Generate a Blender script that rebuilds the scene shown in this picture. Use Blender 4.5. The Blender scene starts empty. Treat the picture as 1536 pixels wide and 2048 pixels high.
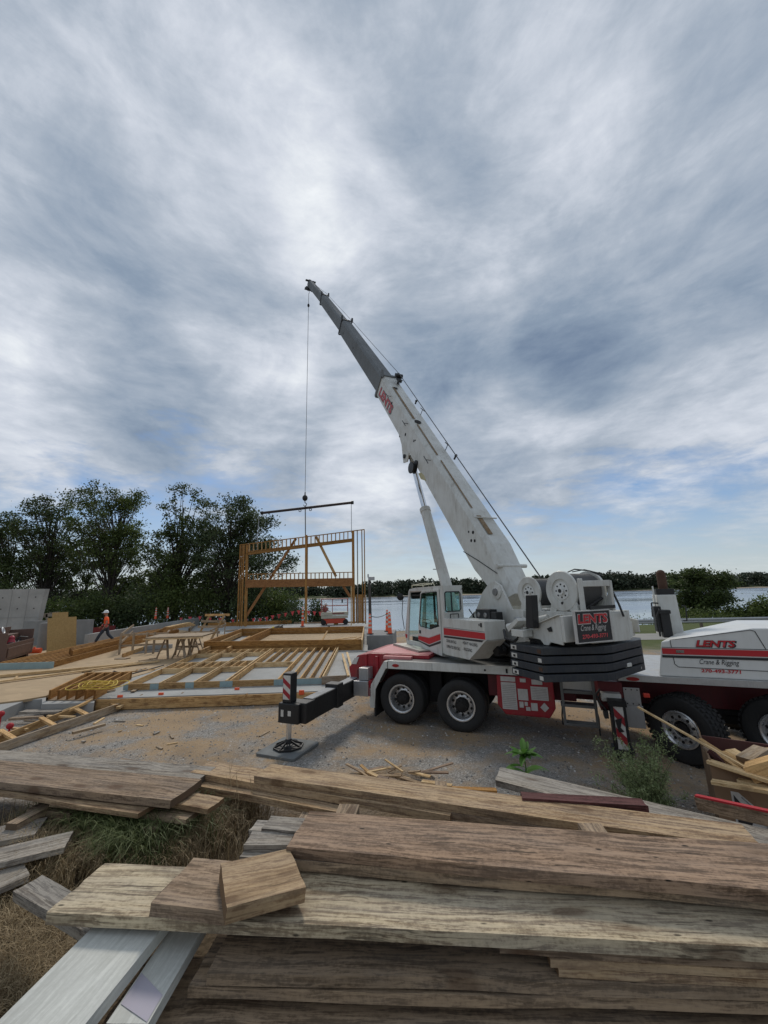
import bpy, bmesh, math, random
import numpy as np
from mathutils import Matrix, Vector, noise as mnoise
R=math.radians
random.seed(7); RS=np.random.RandomState(11)
scene=bpy.context.scene; COL=scene.collection
# ---------------------------------------------------------------- camera model (also used to survey points)
F_PX=769.0; TH=R(11.9); RO=R(1.45); CZ=2.9
def ray(px,py):
    u=(px-768)/F_PX; v=-(py-1024)/F_PX
    c,s=math.cos(RO),math.sin(RO); a=u*c+v*s; b=-u*s+v*c
    return Vector((a, math.cos(TH)-b*math.sin(TH), math.sin(TH)+b*math.cos(TH)))
def onz(px,py,z):
    d=ray(px,py); t=(z-CZ)/d.z; return Vector((d.x*t,d.y*t,z))
def onv(px,py,P,n):
    d=ray(px,py); t=(P[0]*n[0]+P[1]*n[1])/(d.x*n[0]+d.y*n[1]); return Vector((d.x*t,d.y*t,CZ+d.z*t))
def ony(px,py,y): return onv(px,py,(0,y),(0,1))
V=Vector
# ---------------------------------------------------------------- node helpers
class NT:
    def __init__(s,tree): s.t=tree; s.n=tree.nodes; s.l=tree.links
    def new(s,ty,ins=None,**kw):
        n=s.n.new(ty)
        for k,v in kw.items(): setattr(n,k,v)
        if ins:
            for k,v in ins.items():
                sock=n.inputs[k]
                if isinstance(v,bpy.types.NodeSocket): s.l.new(v,sock)
                elif isinstance(v,bpy.types.Node): s.l.new(v.outputs[0],sock)
                else: sock.default_value=v
        return n
    def math(s,op,a,b=0.0,c=None,clamp=False):
        ins={0:a,1:b}
        if c is not None: ins[2]=c
        return s.new('ShaderNodeMath',ins,operation=op,use_clamp=clamp).outputs[0]
    def mix(s,f,a,b,bt='MIX'):
        n=s.n.new('ShaderNodeMix'); n.data_type='RGBA'; n.blend_type=bt
        for i,v in ((0,f),(6,a),(7,b)):
            if isinstance(v,bpy.types.NodeSocket): s.l.new(v,n.inputs[i])
            else: n.inputs[i].default_value=v
        return n.outputs[2]
    def noise(s,vec,scale,detail=4,rough=.55,dist=0.0):
        n=s.new('ShaderNodeTexNoise',{'Scale':scale,'Detail':detail,'Roughness':rough,'Distortion':dist})
        if vec is not None: s.l.new(vec,n.inputs['Vector'])
        return n.outputs[0]
    def vor(s,vec,scale,feature='F1'):
        n=s.new('ShaderNodeTexVoronoi',{'Scale':scale},feature=feature); s.l.new(vec,n.inputs['Vector']); return n
    def ramp(s,f,stops):
        n=s.n.new('ShaderNodeValToRGB'); s.l.new(f,n.inputs[0]); e=n.color_ramp.elements
        while len(e)<len(stops): e.new(.5)
        for i,(p,c) in enumerate(stops):
            e[i].position=p; e[i].color=c if len(c)==4 else (*c,1)
        return n.outputs[0]
    def map(s,vec,loc=(0,0,0),rot=(0,0,0),sc=(1,1,1)):
        return s.new('ShaderNodeMapping',{'Vector':vec,'Location':loc,'Rotation':rot,'Scale':sc}).outputs[0]
    def rng(s,v,a,b,c=0.,d=1.):
        n=s.new('ShaderNodeMapRange',{0:v,1:a,2:b,3:c,4:d}); n.clamp=True; return n.outputs[0]
def C4(c): return (c[0],c[1],c[2],1) 
def lin(r,g,b):
    f=lambda x:(x/255/12.92 if x/255<.04045 else ((x/255+.055)/1.055)**2.4); return (f(r),f(g),f(b))
MATS={}
def newmat(name):
    m=bpy.data.materials.new(name); m.use_nodes=True; t=NT(m.node_tree); t.n.clear()
    out=t.new('ShaderNodeOutputMaterial'); b=t.new('ShaderNodeBsdfPrincipled'); t.l.new(b.outputs[0],out.inputs[0])
    MATS[name]=m; return m,t,b,out
def paint(name,c,rough=.45,metal=0,dirt=.25,dirtc=(.12,.10,.08),scale=1.5,bump=0.0,spec=.5,grime=0.):
    m,t,b,o=newmat(name); tc=t.new('ShaderNodeTexCoord').outputs['Object']
    n=t.noise(tc,scale,8,.62); n2=t.noise(t.map(tc,sc=(3,3,.6)),scale*3,6,.6)
    f=t.math('MULTIPLY',t.rng(t.math('ADD',t.math('MULTIPLY',n,.6),t.math('MULTIPLY',n2,.4)),.45,.75),dirt)
    col=t.mix(f,C4(c),C4(dirtc)); t.l.new(col,b.inputs['Base Color'])
    if grime:
        gs_=t.noise(t.map(tc,sc=(7,7,.9)),1.0,7,.7); bl_=t.noise(tc,2.2,9,.7); q_=t.math('MULTIPLY',t.math('MULTIPLY',t.rng(gs_,.50,.66),t.rng(bl_,.45,.62)),grime)
        col=t.mix(q_,col,C4((.16,.12,.075))); sp_=t.noise(tc,28.,5,.7); col=t.mix(t.math('MULTIPLY',t.rng(sp_,.66,.72),grime),col,C4((.10,.06,.035)))
        t.l.new(col,b.inputs['Base Color'])
    t.l.new(t.rng(n,.3,.7,max(rough-.1,.02),rough+.15),b.inputs['Roughness']); b.inputs['Metallic'].default_value=metal
    b.inputs['Specular IOR Level'].default_value=spec
    if bump: t.l.new(t.new('ShaderNodeBump',{'Height':n2,'Strength':bump,'Distance':.01}).outputs[0],b.inputs['Normal'])
    return m
def wood(name,c1,c2,grey=0.0,gs=1.0,bump=.35,knots=1.0,stain=.35,rough=.8,nails=0.0,var=.3,dk=.6,knotc=(.10,.05,.025)):
    """grain along object X"""
    m,t,b,o=newmat(name); tc=t.new('ShaderNodeTexCoord').outputs['Object']; rnd=t.new('ShaderNodeObjectInfo').outputs['Random']
    off=t.new('ShaderNodeCombineXYZ',{0:t.math('MULTIPLY',rnd,37.),1:t.math('MULTIPLY',rnd,11.),2:t.math('MULTIPLY',rnd,5.)}).outputs[0]
    v=t.new('ShaderNodeVectorMath',{0:tc,1:off},operation='ADD').outputs[0]
    warp=t.noise(t.map(v,sc=(1.5,5,5)),1.2,3,.5)
    wv=t.new('ShaderNodeVectorMath',{0:v,1:t.new('ShaderNodeCombineXYZ',{1:t.math('MULTIPLY',warp,.09),2:t.math('MULTIPLY',warp,.09)}).outputs[0]},operation='ADD').outputs[0]
    g1=t.noise(t.map(wv,sc=(2.6*gs,38*gs,38*gs)),1.0,8,.7)
    g2=t.noise(t.map(wv,sc=(7*gs,160*gs,160*gs)),1.0,4,.6)
    g=t.math('ADD',t.math('MULTIPLY',g1,.6),t.math('MULTIPLY',g2,.4))
    wvt=t.new('ShaderNodeTexWave',{'Vector':t.map(wv,sc=(.22,1,1)),'Scale':9.*gs,'Distortion':9.,'Detail':4.,'Detail Scale':1.2},wave_type='BANDS',bands_direction='Y').outputs[1]
    iso=t.noise(v,55.,6,.7)
    g=t.math('ADD',t.math('ADD',t.math('MULTIPLY',g,.74),t.math('MULTIPLY',wvt,.05)),t.math('MULTIPLY',iso,.235))
    col=t.ramp(g,[(.40,tuple(x*dk for x in c2)),(.475,c2),(.53,tuple((c1[i]*.8+c2[i]*.2) for i in range(3))),(.62,tuple(x*1.15 for x in c1))])
    st=t.noise(t.map(v,sc=(1.6,5,5)),1.3,5,.6,.4)
    col=t.mix(t.math('MULTIPLY',t.rng(st,.5,.72),stain),col,C4(tuple(x*.45 for x in c2)))
    if grey>0:
        gy=t.noise(t.map(v,sc=(.9,7,7)),1.7,6,.65,.3)
        col=t.mix(t.math('MULTIPLY',t.rng(gy,.38,.6),grey),col,C4((.36,.35,.33)))
    bumpsrc=g
    tp_=t.noise(t.map(v,sc=(.8,3.2,3.2)),1.1,4,.55); col=t.mix(t.rng(tp_,.3,.7,.0,.55),col,C4(tuple(min(1,x*1.5) for x in c1)),'MULTIPLY') if False else t.mix(t.rng(tp_,.45,.68,.0,.28),col,C4(tuple(min(1,x*1.2) for x in c1)))
    if knots>0:
        vo=t.vor(t.map(wv,sc=(2.4,6.5,4.)),1.0); d=vo.outputs['Distance']
        k=t.math('MULTIPLY',t.rng(d,.12,.19,1,0),knots*.85); ring=t.math('MULTIPLY',t.rng(d,.15,.42,.5,0),knots)
        col=t.mix(ring,col,C4(tuple(x*.6 for x in c2))); col=t.mix(k,col,C4(knotc))
    if nails>0:
        vn=t.vor(t.map(v,sc=(5,14,14)),1.0).outputs['Distance']
        col=t.mix(t.math('MULTIPLY',t.rng(vn,.05,.09,1,0),nails),col,(.015,.012,.01,1))
        ck=t.noise(t.map(wv,sc=(1.8,75,75)),1.0,2,.5); col=t.mix(t.math('MULTIPLY',t.rng(ck,.62,.66),nails*.7),col,(.03,.022,.015,1))
    nx=t.new('ShaderNodeSeparateXYZ',{0:t.new('ShaderNodeTexCoord').outputs['Normal']}).outputs[0]; endm=t.rng(t.math('ABSOLUTE',nx),.75,.85)
    er=t.new('ShaderNodeTexWave',{'Vector':t.map(v,loc=(0,.07,-.09)),'Scale':34.,'Distortion':1.5,'Detail':2.},wave_type='RINGS',rings_direction='X').outputs[1]
    col=t.mix(endm,col,t.mix(t.math('MULTIPLY',er,.8),C4(tuple(x*1.0 for x in c2)),C4(tuple(x*.5 for x in c2))))
    hv=t.new('ShaderNodeHueSaturation',{'Value':t.math('ADD',t.math('MULTIPLY',rnd,var),1-var/2),'Color':col}).outputs[0]
    t.l.new(hv,b.inputs['Base Color']); b.inputs['Roughness'].default_value=rough; b.inputs['Specular IOR Level'].default_value=.25
    t.l.new(t.new('ShaderNodeBump',{'Height':bumpsrc,'Strength':bump,'Distance':.006}).outputs[0],b.inputs['Normal'])
    return m
# ---------------------------------------------------------------- object helpers
WM={}
def tagit(o,label=None,cat=None,group=None,kind=None):
    if label: o['label']=label
    if cat: o['category']=cat
    if group: o['group']=group
    if kind: o['kind']=kind
    return o
def link(name,data,parent,Mw,mat=None):
    o=bpy.data.objects.new(name,data); COL.objects.link(o)
    if parent is not None:
        o.parent=parent; o.matrix_basis=WM[parent.name].inverted()@Mw
    else: o.matrix_basis=Mw
    WM[o.name]=Mw.copy()
    if mat is not None and data is not None and len(data.materials)==0: data.materials.append(mat)
    return o
def thing(name,label,cat,M=None,group=None,kind=None):
    M=M if isinstance(M,Matrix) else Matrix.Translation(M or (0,0,0))
    return tagit(link(name,None,None,M),label,cat,group,kind)
class MB:
    def __init__(s,M=None): s.v=[]; s.f=[]; s.M=M; s.cuts=[]
    def add(s,vs,fs):
        n=len(s.v); s.cuts.append((n,len(s.f),len(vs),len(fs))); s.v+= [tuple((s.M@V(p)) if s.M is not None else V(p)) for p in vs]; s.f+=[tuple(i+n for i in f) for f in fs]; return s
    def box(s,x0,x1,y0,y1,z0,z1):
        return s.add([(x0,y0,z0),(x1,y0,z0),(x1,y1,z0),(x0,y1,z0),(x0,y0,z1),(x1,y0,z1),(x1,y1,z1),(x0,y1,z1)],
          [(0,3,2,1),(4,5,6,7),(0,1,5,4),(1,2,6,5),(2,3,7,6),(3,0,4,7)])
    def prism(s,poly,y0,y1,ax='xz'):
        """poly in (x,z) extruded along y (ax 'xz'), in (x,y) along z ('xy'), in (y,z) along x ('yz')"""
        f={'xz':lambda a,b,c:(a,c,b),'xy':lambda a,b,c:(a,b,c),'yz':lambda a,b,c:(c,a,b)}[ax]
        n=len(poly); vs=[f(a,b,y0) for a,b in poly]+[f(a,b,y1) for a,b in poly]
        return s.add(vs,[tuple(range(n)),tuple(range(2*n-1,n-1,-1))]+[(i,i+n,(i+1)%n+n,(i+1)%n) for i in range(n)])
    def cyl(s,p0,p1,r0,r1=None,n=16,cap=True):
        r1=r0 if r1 is None else r1; p0,p1=V(p0),V(p1); d=(p1-p0).normalized()
        a=d.orthogonal().normalized(); b=d.cross(a); vs=[]
        for p,r in ((p0,r0),(p1,r1)):
            for i in range(n): an=2*math.pi*i/n; vs.append(p+a*math.cos(an)*r+b*math.sin(an)*r)
        fs=[(i,(i+1)%n,(i+1)%n+n,i+n) for i in range(n)]
        if cap: fs+=[tuple(range(n-1,-1,-1)),tuple(range(n,2*n))]
        return s.add(vs,fs)
    def tube(s,pts,r,n=6,r1=None):
        m=len(pts)
        for i in range(m-1):
            ra=r if r1 is None else r+(r1-r)*i/(m-1); rb=r if r1 is None else r+(r1-r)*(i+1)/(m-1)
            s.cyl(pts[i],pts[i+1],ra,rb,n)
        return s
    def lathe(s,prof,c=(0,0,0),ax=(0,1,0),n=40,closed=False):
        """prof (r, s) round axis ax through c"""
        d=V(ax).normalized(); a=d.orthogonal().normalized(); b=d.cross(a); c=V(c); vs=[]
        for r,q in prof:
            for i in range(n): an=2*math.pi*i/n; vs.append(c+d*q+(a*math.cos(an)+b*math.sin(an))*r)
        m=len(prof); fs=[(j*n+i,j*n+(i+1)%n,((j+1)%m)*n+(i+1)%n,((j+1)%m)*n+i) for j in range(m if closed else m-1) for i in range(n)]
        return s.add(vs,fs)
    def beam(s,p0,p1,w,h,up=(0,0,1)):
        p0,p1=V(p0),V(p1); x=(p1-p0).normalized(); y=V(up).cross(x)
        if y.length<1e-4: y=V((0,1,0)).cross(x)
        y.normalize(); z=x.cross(y); y*=w/2; z*=h/2
        vs=[p+a*y+b*z for p in (p0,p1) for a,b in ((-1,-1),(1,-1),(1,1),(-1,1))]
        return s.add(vs,[(3,2,1,0),(4,5,6,7),(0,1,5,4),(1,2,6,5),(2,3,7,6),(3,0,4,7)])
    def sphere(s,c,r,n=12,sc=(1,1,1)):
        c=V(c); vs=[];m=n//2
        for j in range(m+1):
            t=math.pi*j/m
            for i in range(n): p=2*math.pi*i/n; vs.append(c+V((r*sc[0]*math.sin(t)*math.cos(p),r*sc[1]*math.sin(t)*math.sin(p),r*sc[2]*math.cos(t))))
        return s.add(vs,[(j*n+i,(j+1)*n+i,(j+1)*n+(i+1)%n,j*n+(i+1)%n) for j in range(m) for i in range(n)])
    def build(s,name,mat,parent=None,M=None,smooth=None,bevel=0,label=None):
        if parent is not None: Mw=WM[parent.name]
        elif M is not None: Mw=M
        else:
            a=np.array(s.v); Mw=Matrix.Translation(((a[:,0].min()+a[:,0].max())/2,(a[:,1].min()+a[:,1].max())/2,a[:,2].min()))
        inv=Mw.inverted(); me=bpy.data.meshes.new(name); me.from_pydata([inv@V(p) for p in s.v],[],s.f)
        bm=bmesh.new(); bm.from_mesh(me); bmesh.ops.remove_doubles(bm,verts=bm.verts,dist=1e-5); bmesh.ops.recalc_face_normals(bm,faces=bm.faces); bm.to_mesh(me); bm.free()
        o=link(name,me,parent,Mw,mat)
        if bevel:
            b=o.modifiers.new('b','BEVEL'); b.width=bevel; b.segments=2; b.limit_method='ANGLE'; b.angle_limit=R(40)
        if smooth:
            for p in me.polygons: p.use_smooth=True
            if not bevel: me.set_sharp_from_angle(angle=R(smooth))
            else:
                me.set_sharp_from_angle(angle=R(smooth))
        if label: o['label']=label
        return o
def boardM(p0,p1,up=(0,0,1)):
    p0,p1=V(p0),V(p1); x=(p1-p0).normalized(); y=V(up).cross(x)
    if y.length<1e-4: y=V((0,1,0)).cross(x)
    y.normalize(); z=x.cross(y); c=(p0+p1)/2
    return Matrix(((x.x,y.x,z.x,c.x),(x.y,y.y,z.y,c.y),(x.z,y.z,z.z,c.z),(0,0,0,1)))
def board(name,mat,p0,p1,w,h,parent=None,up=(0,0,1),wear=0.0,bevel=.0,seg=None,cutl=0.,cutr=0.,label=None,cat=None,group=None,split=0):
    """squared timber from p0 to p1 (axis), w across, h along up; own local frame so the grain follows it"""
    M=boardM(p0,p1,up); L=(V(p1)-V(p0)).length; me=bpy.data.meshes.new(name)
    if wear==0 and not seg:
        x,y,z=L/2,w/2,h/2
        vs=[(-x+cutl,-y,-z),(x-cutr,-y,-z),(x+cutr,y,-z),(-x-cutl,y,-z),(-x+cutl,-y,z),(x-cutr,-y,z),(x+cutr,y,z),(-x-cutl,y,z)]
        me.from_pydata(vs,[],[(0,3,2,1),(4,5,6,7),(0,1,5,4),(1,2,6,5),(2,3,7,6),(3,0,4,7)])
    else:
        n=seg or max(4,int(L/.035)); k=9; rr=random.random()*50
        ring=[]
        for j in range(k): ring.append((-w/2+w*j/(k-1),h/2))
        for j in range(1,3): ring.append((w/2,h/2-h*j/3))
        for j in range(k): ring.append((w/2-w*j/(k-1),-h/2))
        for j in range(1,3): ring.append((-w/2,-h/2+h*j/3))
        m=len(ring); vs=[]
        for i in range(n+1):
            x=-L/2+L*i/n
            for (a,b_) in ring:
                q=a/(w/2); xx=x
                if i==0: xx=x+cutl*(-q)+ (mnoise.noise((a*30+rr,b_*14,1.))*wear*1.3 if wear else 0)+ (abs(mnoise.noise((a*90+rr,0,3)))*split)
                if i==n: xx=x+cutr*q+ (mnoise.noise((a*30+rr,b_*14,7.))*wear*1.3 if wear else 0)
                e=1 if abs(q)>.9 else .35
                da=mnoise.noise((x*2.2+rr,a*3,b_*9))*wear*1.6*e; db=mnoise.noise((x*1.7+rr,a*11,b_*3+4))*wear*e*1.2
                aa=a+da*(1 if a>0 else -1); bb=b_+db+ (q*q)*wear*.8
                vs.append((xx,aa,bb))
        fs=[(i*m+j,(i+1)*m+j,(i+1)*m+(j+1)%m,i*m+(j+1)%m) for i in range(n) for j in range(m)]
        fs+=[tuple(range(m)),tuple(range(n*m+m-1,n*m-1,-1))]
        me.from_pydata(vs,[],fs)
        bm=bmesh.new(); bm.from_mesh(me); bmesh.ops.recalc_face_normals(bm,faces=bm.faces); bm.to_mesh(me); bm.free()
        for p in me.polygons: p.use_smooth=True
        me.set_sharp_from_angle(angle=R(45))
    o=link(name,me,parent,M,mat)
    if bevel:
        b=o.modifiers.new('b','BEVEL'); b.width=bevel; b.segments=2; b.limit_method='ANGLE'; b.angle_limit=R(50)
    return tagit(o,label,cat,group)
def text(name,s,parent,o,xd,yd,size,mat,shear=0.,bold=0.,width=None,lift=.003,center=False):
    cu=bpy.data.curves.new('t','FONT'); cu.body=s; cu.size=1.; cu.shear=shear; cu.offset=bold; cu.resolution_u=3; cu.extrude=.0
    if center: cu.align_x='CENTER'
    ob=bpy.data.objects.new('t',cu); COL.objects.link(ob); dg=bpy.context.evaluated_depsgraph_get(); dg.update()
    me=bpy.data.meshes.new_from_object(ob.evaluated_get(dg)); bpy.data.objects.remove(ob)
    xs=[v.co.x for v in me.vertices]; sx=size
    if width: sx=width/(max(xs)-min(xs)); 
    x0=0 if center else min(xs)
    xd=V(xd).normalized(); yd=V(yd).normalized(); n=xd.cross(yd); o=V(o)+n*lift
    Mw=WM[parent.name] if parent else Matrix.Identity(4); inv=Mw.inverted()
    for v in me.vertices: v.co=inv@(o+xd*((v.co.x-x0)*sx)+yd*(v.co.y*size))
    me.materials.clear(); return link(name,me,parent,Mw,mat)
def frame(o,x,y):
    x=V(x).normalized(); y=V(y).normalized(); z=x.cross(y)
    return Matrix(((x.x,y.x,z.x,o[0]),(x.y,y.y,z.y,o[1]),(x.z,y.z,z.z,o[2]),(0,0,0,1)))
# ================================================================ camera, sky, sun
cam=bpy.data.cameras.new('camera'); co=bpy.data.objects.new('camera',cam); COL.objects.link(co); scene.camera=co
cam.sensor_fit='HORIZONTAL'; cam.sensor_width=36; cam.lens=36*F_PX/1536; cam.clip_end=5000; cam.clip_start=.05
fw=V((0,math.cos(TH),math.sin(TH))); up=V((0,-math.sin(TH),math.cos(TH))); rt=V((1,0,0))
c_,s_=math.cos(RO),math.sin(RO); r2=rt*c_-up*s_; u2=rt*s_+up*c_
co.matrix_world=Matrix(((r2.x,u2.x,-fw.x,0),(r2.y,u2.y,-fw.y,0),(r2.z,u2.z,-fw.z,CZ),(0,0,0,1)))
SUN_AZ=R(-9); SUN_EL=R(47)
w=bpy.data.worlds.new('World'); scene.world=w; w.use_nodes=True; t=NT(w.node_tree); t.n.clear()
out=t.new('ShaderNodeOutputWorld'); bg=t.new('ShaderNodeBackground',{'Strength':.1}); t.l.new(bg.outputs[0],out.inputs[0])
sky=t.n.new('ShaderNodeTexSky'); sky.sky_type='NISHITA'; sky.sun_disc=False; sky.sun_elevation=SUN_EL; sky.sun_rotation=SUN_AZ; sky.air_density=1.; sky.dust_density=.6; sky.ozone_density=1.5
D=t.new('ShaderNodeTexCoord').outputs['Generated']; sep=t.new('ShaderNodeSeparateXYZ',{0:D}); Z=sep.outputs[2]
den=t.math('ADD',t.math('MAXIMUM',Z,0.),.13)
pl=t.new('ShaderNodeCombineXYZ',{0:t.math('DIVIDE',sep.outputs[0],den),1:t.math('DIVIDE',sep.outputs[1],den),2:0.}).outputs[0]
def blobs(lst):
    acc=None
    for px,py,rad,amp in lst:
        d=ray(px,py).normalized(); dt=t.new('ShaderNodeVectorMath',{0:D,1:d},operation='DOT_PRODUCT').outputs['Value']
        k=t.math('MULTIPLY',t.rng(dt,math.cos(rad),1.0),amp)
        acc=k if acc is None else t.math('ADD',acc,k)
    return acc
wn=t.new('ShaderNodeTexNoise',{'Vector':pl,'Scale':.9,'Detail':3.}).outputs['Color']
wpl=t.new('ShaderNodeVectorMath',{0:pl,1:t.new('ShaderNodeVectorMath',{0:wn,1:(.45,.45,.0)},operation='MULTIPLY').outputs[0]},operation='ADD').outputs[0]
n1=t.noise(t.map(wpl,rot=(0,0,R(20)),sc=(1.25,.95,1)),1.0,7,.55,.0)
n2=t.noise(t.map(wpl,loc=(5,2,0),rot=(0,0,R(-20)),sc=(.6,.5,1)),1.0,5,.5,.0)
n3=t.noise(t.map(wpl,loc=(1,7,0),rot=(0,0,R(-12)),sc=(1.0,2.0,1)),1.5,8,.6,.0)
n4=t.noise(t.map(pl,loc=(4,1,0),rot=(0,0,R(35)),sc=(1.6,1.0,1)),3.2,7,.62,.0)
n5=t.noise(t.map(D,loc=(2,5,0),sc=(1,1,1.9)),3.0,9,.60,.5)
n6=t.noise(t.map(D,loc=(7,1,3),rot=(0,R(12),0),sc=(1,1,3.2)),8.,9,.64,.3)
lum=t.math('ADD',t.math('MULTIPLY',t.math('SUBTRACT',n1,.5),.55),t.math('MULTIPLY',t.math('SUBTRACT',n2,.5),.5))
lum=t.math('ADD',lum,t.math('MULTIPLY',t.math('SUBTRACT',n3,.5),.25))
lum=t.math('ADD',lum,t.math('MULTIPLY',t.math('SUBTRACT',n4,.5),.28))
lum=t.math('ADD',lum,t.math('MULTIPLY',t.math('SUBTRACT',n5,.5),1.0))
lum=t.math('ADD',lum,t.math('MULTIPLY',t.math('SUBTRACT',n6,.5),.45))
bl=blobs([(660,530,.42,.24),(560,330,.34,.13),(470,790,.22,.34),(740,950,.20,.40),(1010,880,.20,.30),(110,790,.24,.26),(1120,230,.36,.10),(1440,880,.35,.22),(420,130,.4,.02),(1280,420,.22,.12),(130,350,.35,.12),(60,740,.2,.12),
 (310,660,.32,-.22),(560,880,.14,-.16),(860,390,.20,-.22),(1330,610,.34,-.13),(860,700,.18,-.26),(290,830,.20,-.26),(980,950,.14,-.24),(1500,360,.24,-.20),(60,560,.24,-.14),(300,330,.26,-.16),(810,200,.20,-.10),(520,560,.14,-.14),(1150,710,.16,-.20),(1100,430,.12,-.1)])
lum=t.math('ADD',t.math('ADD',lum,bl),.455)
cc=t.ramp(lum,[(.0,lin(104,121,145)),(.25,lin(130,145,164)),(.5,lin(160,170,184)),(.75,lin(193,199,210)),(1.0,lin(222,226,231))])
cc=t.new('ShaderNodeVectorMath',{0:cc,1:(10.6,10.6,10.5)},operation='MULTIPLY').outputs[0]
cov=t.math('ADD',t.math('MULTIPLY',n3,.55),t.math('ADD',t.math('MULTIPLY',n5,.5),t.math('MULTIPLY',n6,.6)))
cb=blobs([(60,930,.30,-.30),(430,940,.28,-.30),(250,860,.22,-.14),(1480,960,.30,-.18),(830,1100,.30,-.14),(1100,1030,.30,-.16),(640,1090,.2,-.12),(760,950,.18,.35),(980,860,.2,.3),(150,830,.2,.2),(300,930,.12,.25)])
low=t.rng(Z,.02,.5,-.10,.55)
cov=t.math('ADD',t.math('ADD',cov,cb),low)
cm=t.rng(cov,.58,.88,0.,1.)
blue=t.mix(.55,sky.outputs[0],(.95,2.2,4.6,1)); 
hz=t.rng(Z,.0,.24,1,0); hz=t.math('POWER',hz,1.5)
col=t.mix(cm,blue,cc); col=t.mix(t.math('MULTIPLY',hz,.75),col,(5.4,5.9,5.7,1))
col=t.mix(t.rng(Z,-.02,.0,1,0),col,(.9,.85,.8,1))
t.l.new(col,bg.inputs[0])
sl_=bpy.data.lights.new('sun','SUN'); sl_.energy=1.5; sl_.angle=R(11); sl_.color=(1,.93,.83); so=bpy.data.objects.new('sun',sl_); COL.objects.link(so)
sd=V((math.sin(SUN_AZ)*math.cos(SUN_EL),math.cos(SUN_AZ)*math.cos(SUN_EL),math.sin(SUN_EL))); so.rotation_euler=sd.to_track_quat('Z','Y').to_euler()
scene.view_settings.view_transform='Standard'; scene.view_settings.look='None'; scene.view_settings.exposure=0.17; scene.view_settings.gamma=1
# ================================================================ materials
white=paint('white_paint',(.62,.62,.58),.4,dirt=.6,dirtc=(.33,.29,.22),scale=1.6,bump=.04,grime=.38)
white2=paint('white_panel',(.70,.70,.67),.35,dirt=.25,dirtc=(.35,.33,.28),scale=1.4)
red=paint('dark_red_paint',(.32,.012,.022),.45,dirt=.5,dirtc=(.12,.06,.045),scale=3,grime=.5)
redstripe=paint('red_stripe',(.50,.018,.025),.45,dirt=.3,dirtc=(.25,.05,.04),scale=5)
pink=paint('pale_pink_red',(.55,.18,.18),.5,dirt=.6,dirtc=(.45,.33,.3),scale=4)
black=paint('black_paint',(.012,.012,.013),.5,dirt=.3,dirtc=(.05,.045,.04))
decal_black=paint('decal_black',(.02,.02,.022),.5,dirt=.1)
slabm=paint('counterweight_paint',(.022,.027,.036),.5,dirt=.5,dirtc=(.09,.085,.07),scale=5,bump=.3,grime=.3)
greyb=paint('boom_grey',(.20,.21,.215),.8,dirt=.4,dirtc=(.06,.055,.045),scale=.6,spec=.12)
alu=paint('aluminium',(.5,.5,.5),.35,metal=.7,dirt=.3,scale=3)
steel=paint('steel',(.3,.3,.3),.3,metal=.9,dirt=.4,dirtc=(.1,.06,.04),scale=4)
chrome=paint('chrome',(.7,.72,.75),.15,metal=1.,dirt=.05)
rust=paint('rust',(.09,.045,.028),.85,dirt=.6,dirtc=(.05,.03,.02),scale=6,bump=.5)
rubber=paint('tyre_rubber',(.018,.018,.018),.8,dirt=.5,dirtc=(.06,.052,.045),scale=3,bump=.2)
darkvoid=paint('dark_steel_and_void',(.012,.011,.011),.8)  # dark steel parts, and shade painted as colour on holes
mat_grey=paint('outrigger_mat',(.14,.15,.15),.8,dirt=.5,scale=4)
decalw=paint('decal_white',(.55,.53,.5),.5,dirt=.55,dirtc=(.3,.25,.22),scale=14)
reflw=paint('reflect_white',(.62,.6,.55),.5,dirt=.5,scale=9)
orange=paint('safety_orange',(.85,.11,.03),.5,dirt=.15)
hivis=paint('hi_vis_orange',(1.0,.13,.03),.8,dirt=.1)
jean=paint('denim',(.045,.055,.07),.9,dirt=.2); skin=paint('skin',(.36,.2,.13),.6,dirt=0.05); boot=paint('boot_leather',(.05,.035,.025),.7)
hatw=paint('hat_white',(.8,.8,.78),.4,dirt=.05); beard=paint('dark_hair',(.02,.015,.01),.9)
jobbox=paint('jobbox_brown',(.13,.075,.055),.5,dirt=.4,dirtc=(.06,.04,.03),scale=3)
yellow=paint('yellow_cord',(.65,.45,.05),.6); yellowp=paint('yellow_plastic',(.8,.65,.08),.5); hose=paint('black_hose',(.03,.03,.03),.6)
silt=paint('silt_fence_red',(.16,.01,.012),.8); pinkflag=paint('pennant_red',(.75,.09,.10),.7); bluep=paint('blue_primer',(.27,.37,.38),.7,dirt=.3,scale=4)
lift_c=paint('lift_cream',(.48,.47,.38),.5,dirt=.3); lift_r=paint('lift_rail',(.35,.08,.06),.5,dirt=.3)
galv=paint('galvanised',(.42,.43,.44),.5,metal=.4,dirt=.3); ropem=paint('wire_rope',(.09,.09,.09),.6)
chainred=paint('stick_red',(.42,.012,.02),.6,dirt=.4,dirtc=(.2,.02,.02),scale=8)
purple=paint('purple_stamp',(.42,.39,.45),.7,dirt=.7,dirtc=(.45,.42,.45),scale=12)
def glassm():
    m,t,b,o=newmat('cab_glass'); b.inputs['Base Color'].default_value=(.55,.85,.83,1); b.inputs['Roughness'].default_value=.03
    tr=t.new('ShaderNodeBsdfTransparent',{0:(.74,.90,.88,1)}); gl=t.new('ShaderNodeBsdfGlossy',{0:(.9,.95,.95,1),'Roughness':.03})
    lw=t.math('ADD',t.math('MULTIPLY',t.math('POWER',t.new('ShaderNodeLayerWeight',{0:.5}).outputs['Facing'],3.),.6),.06); mx=t.new('ShaderNodeMixShader',{0:lw,1:tr.outputs[0],2:gl.outputs[0]}); t.l.new(mx.outputs[0],o.inputs[0]); return m
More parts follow.
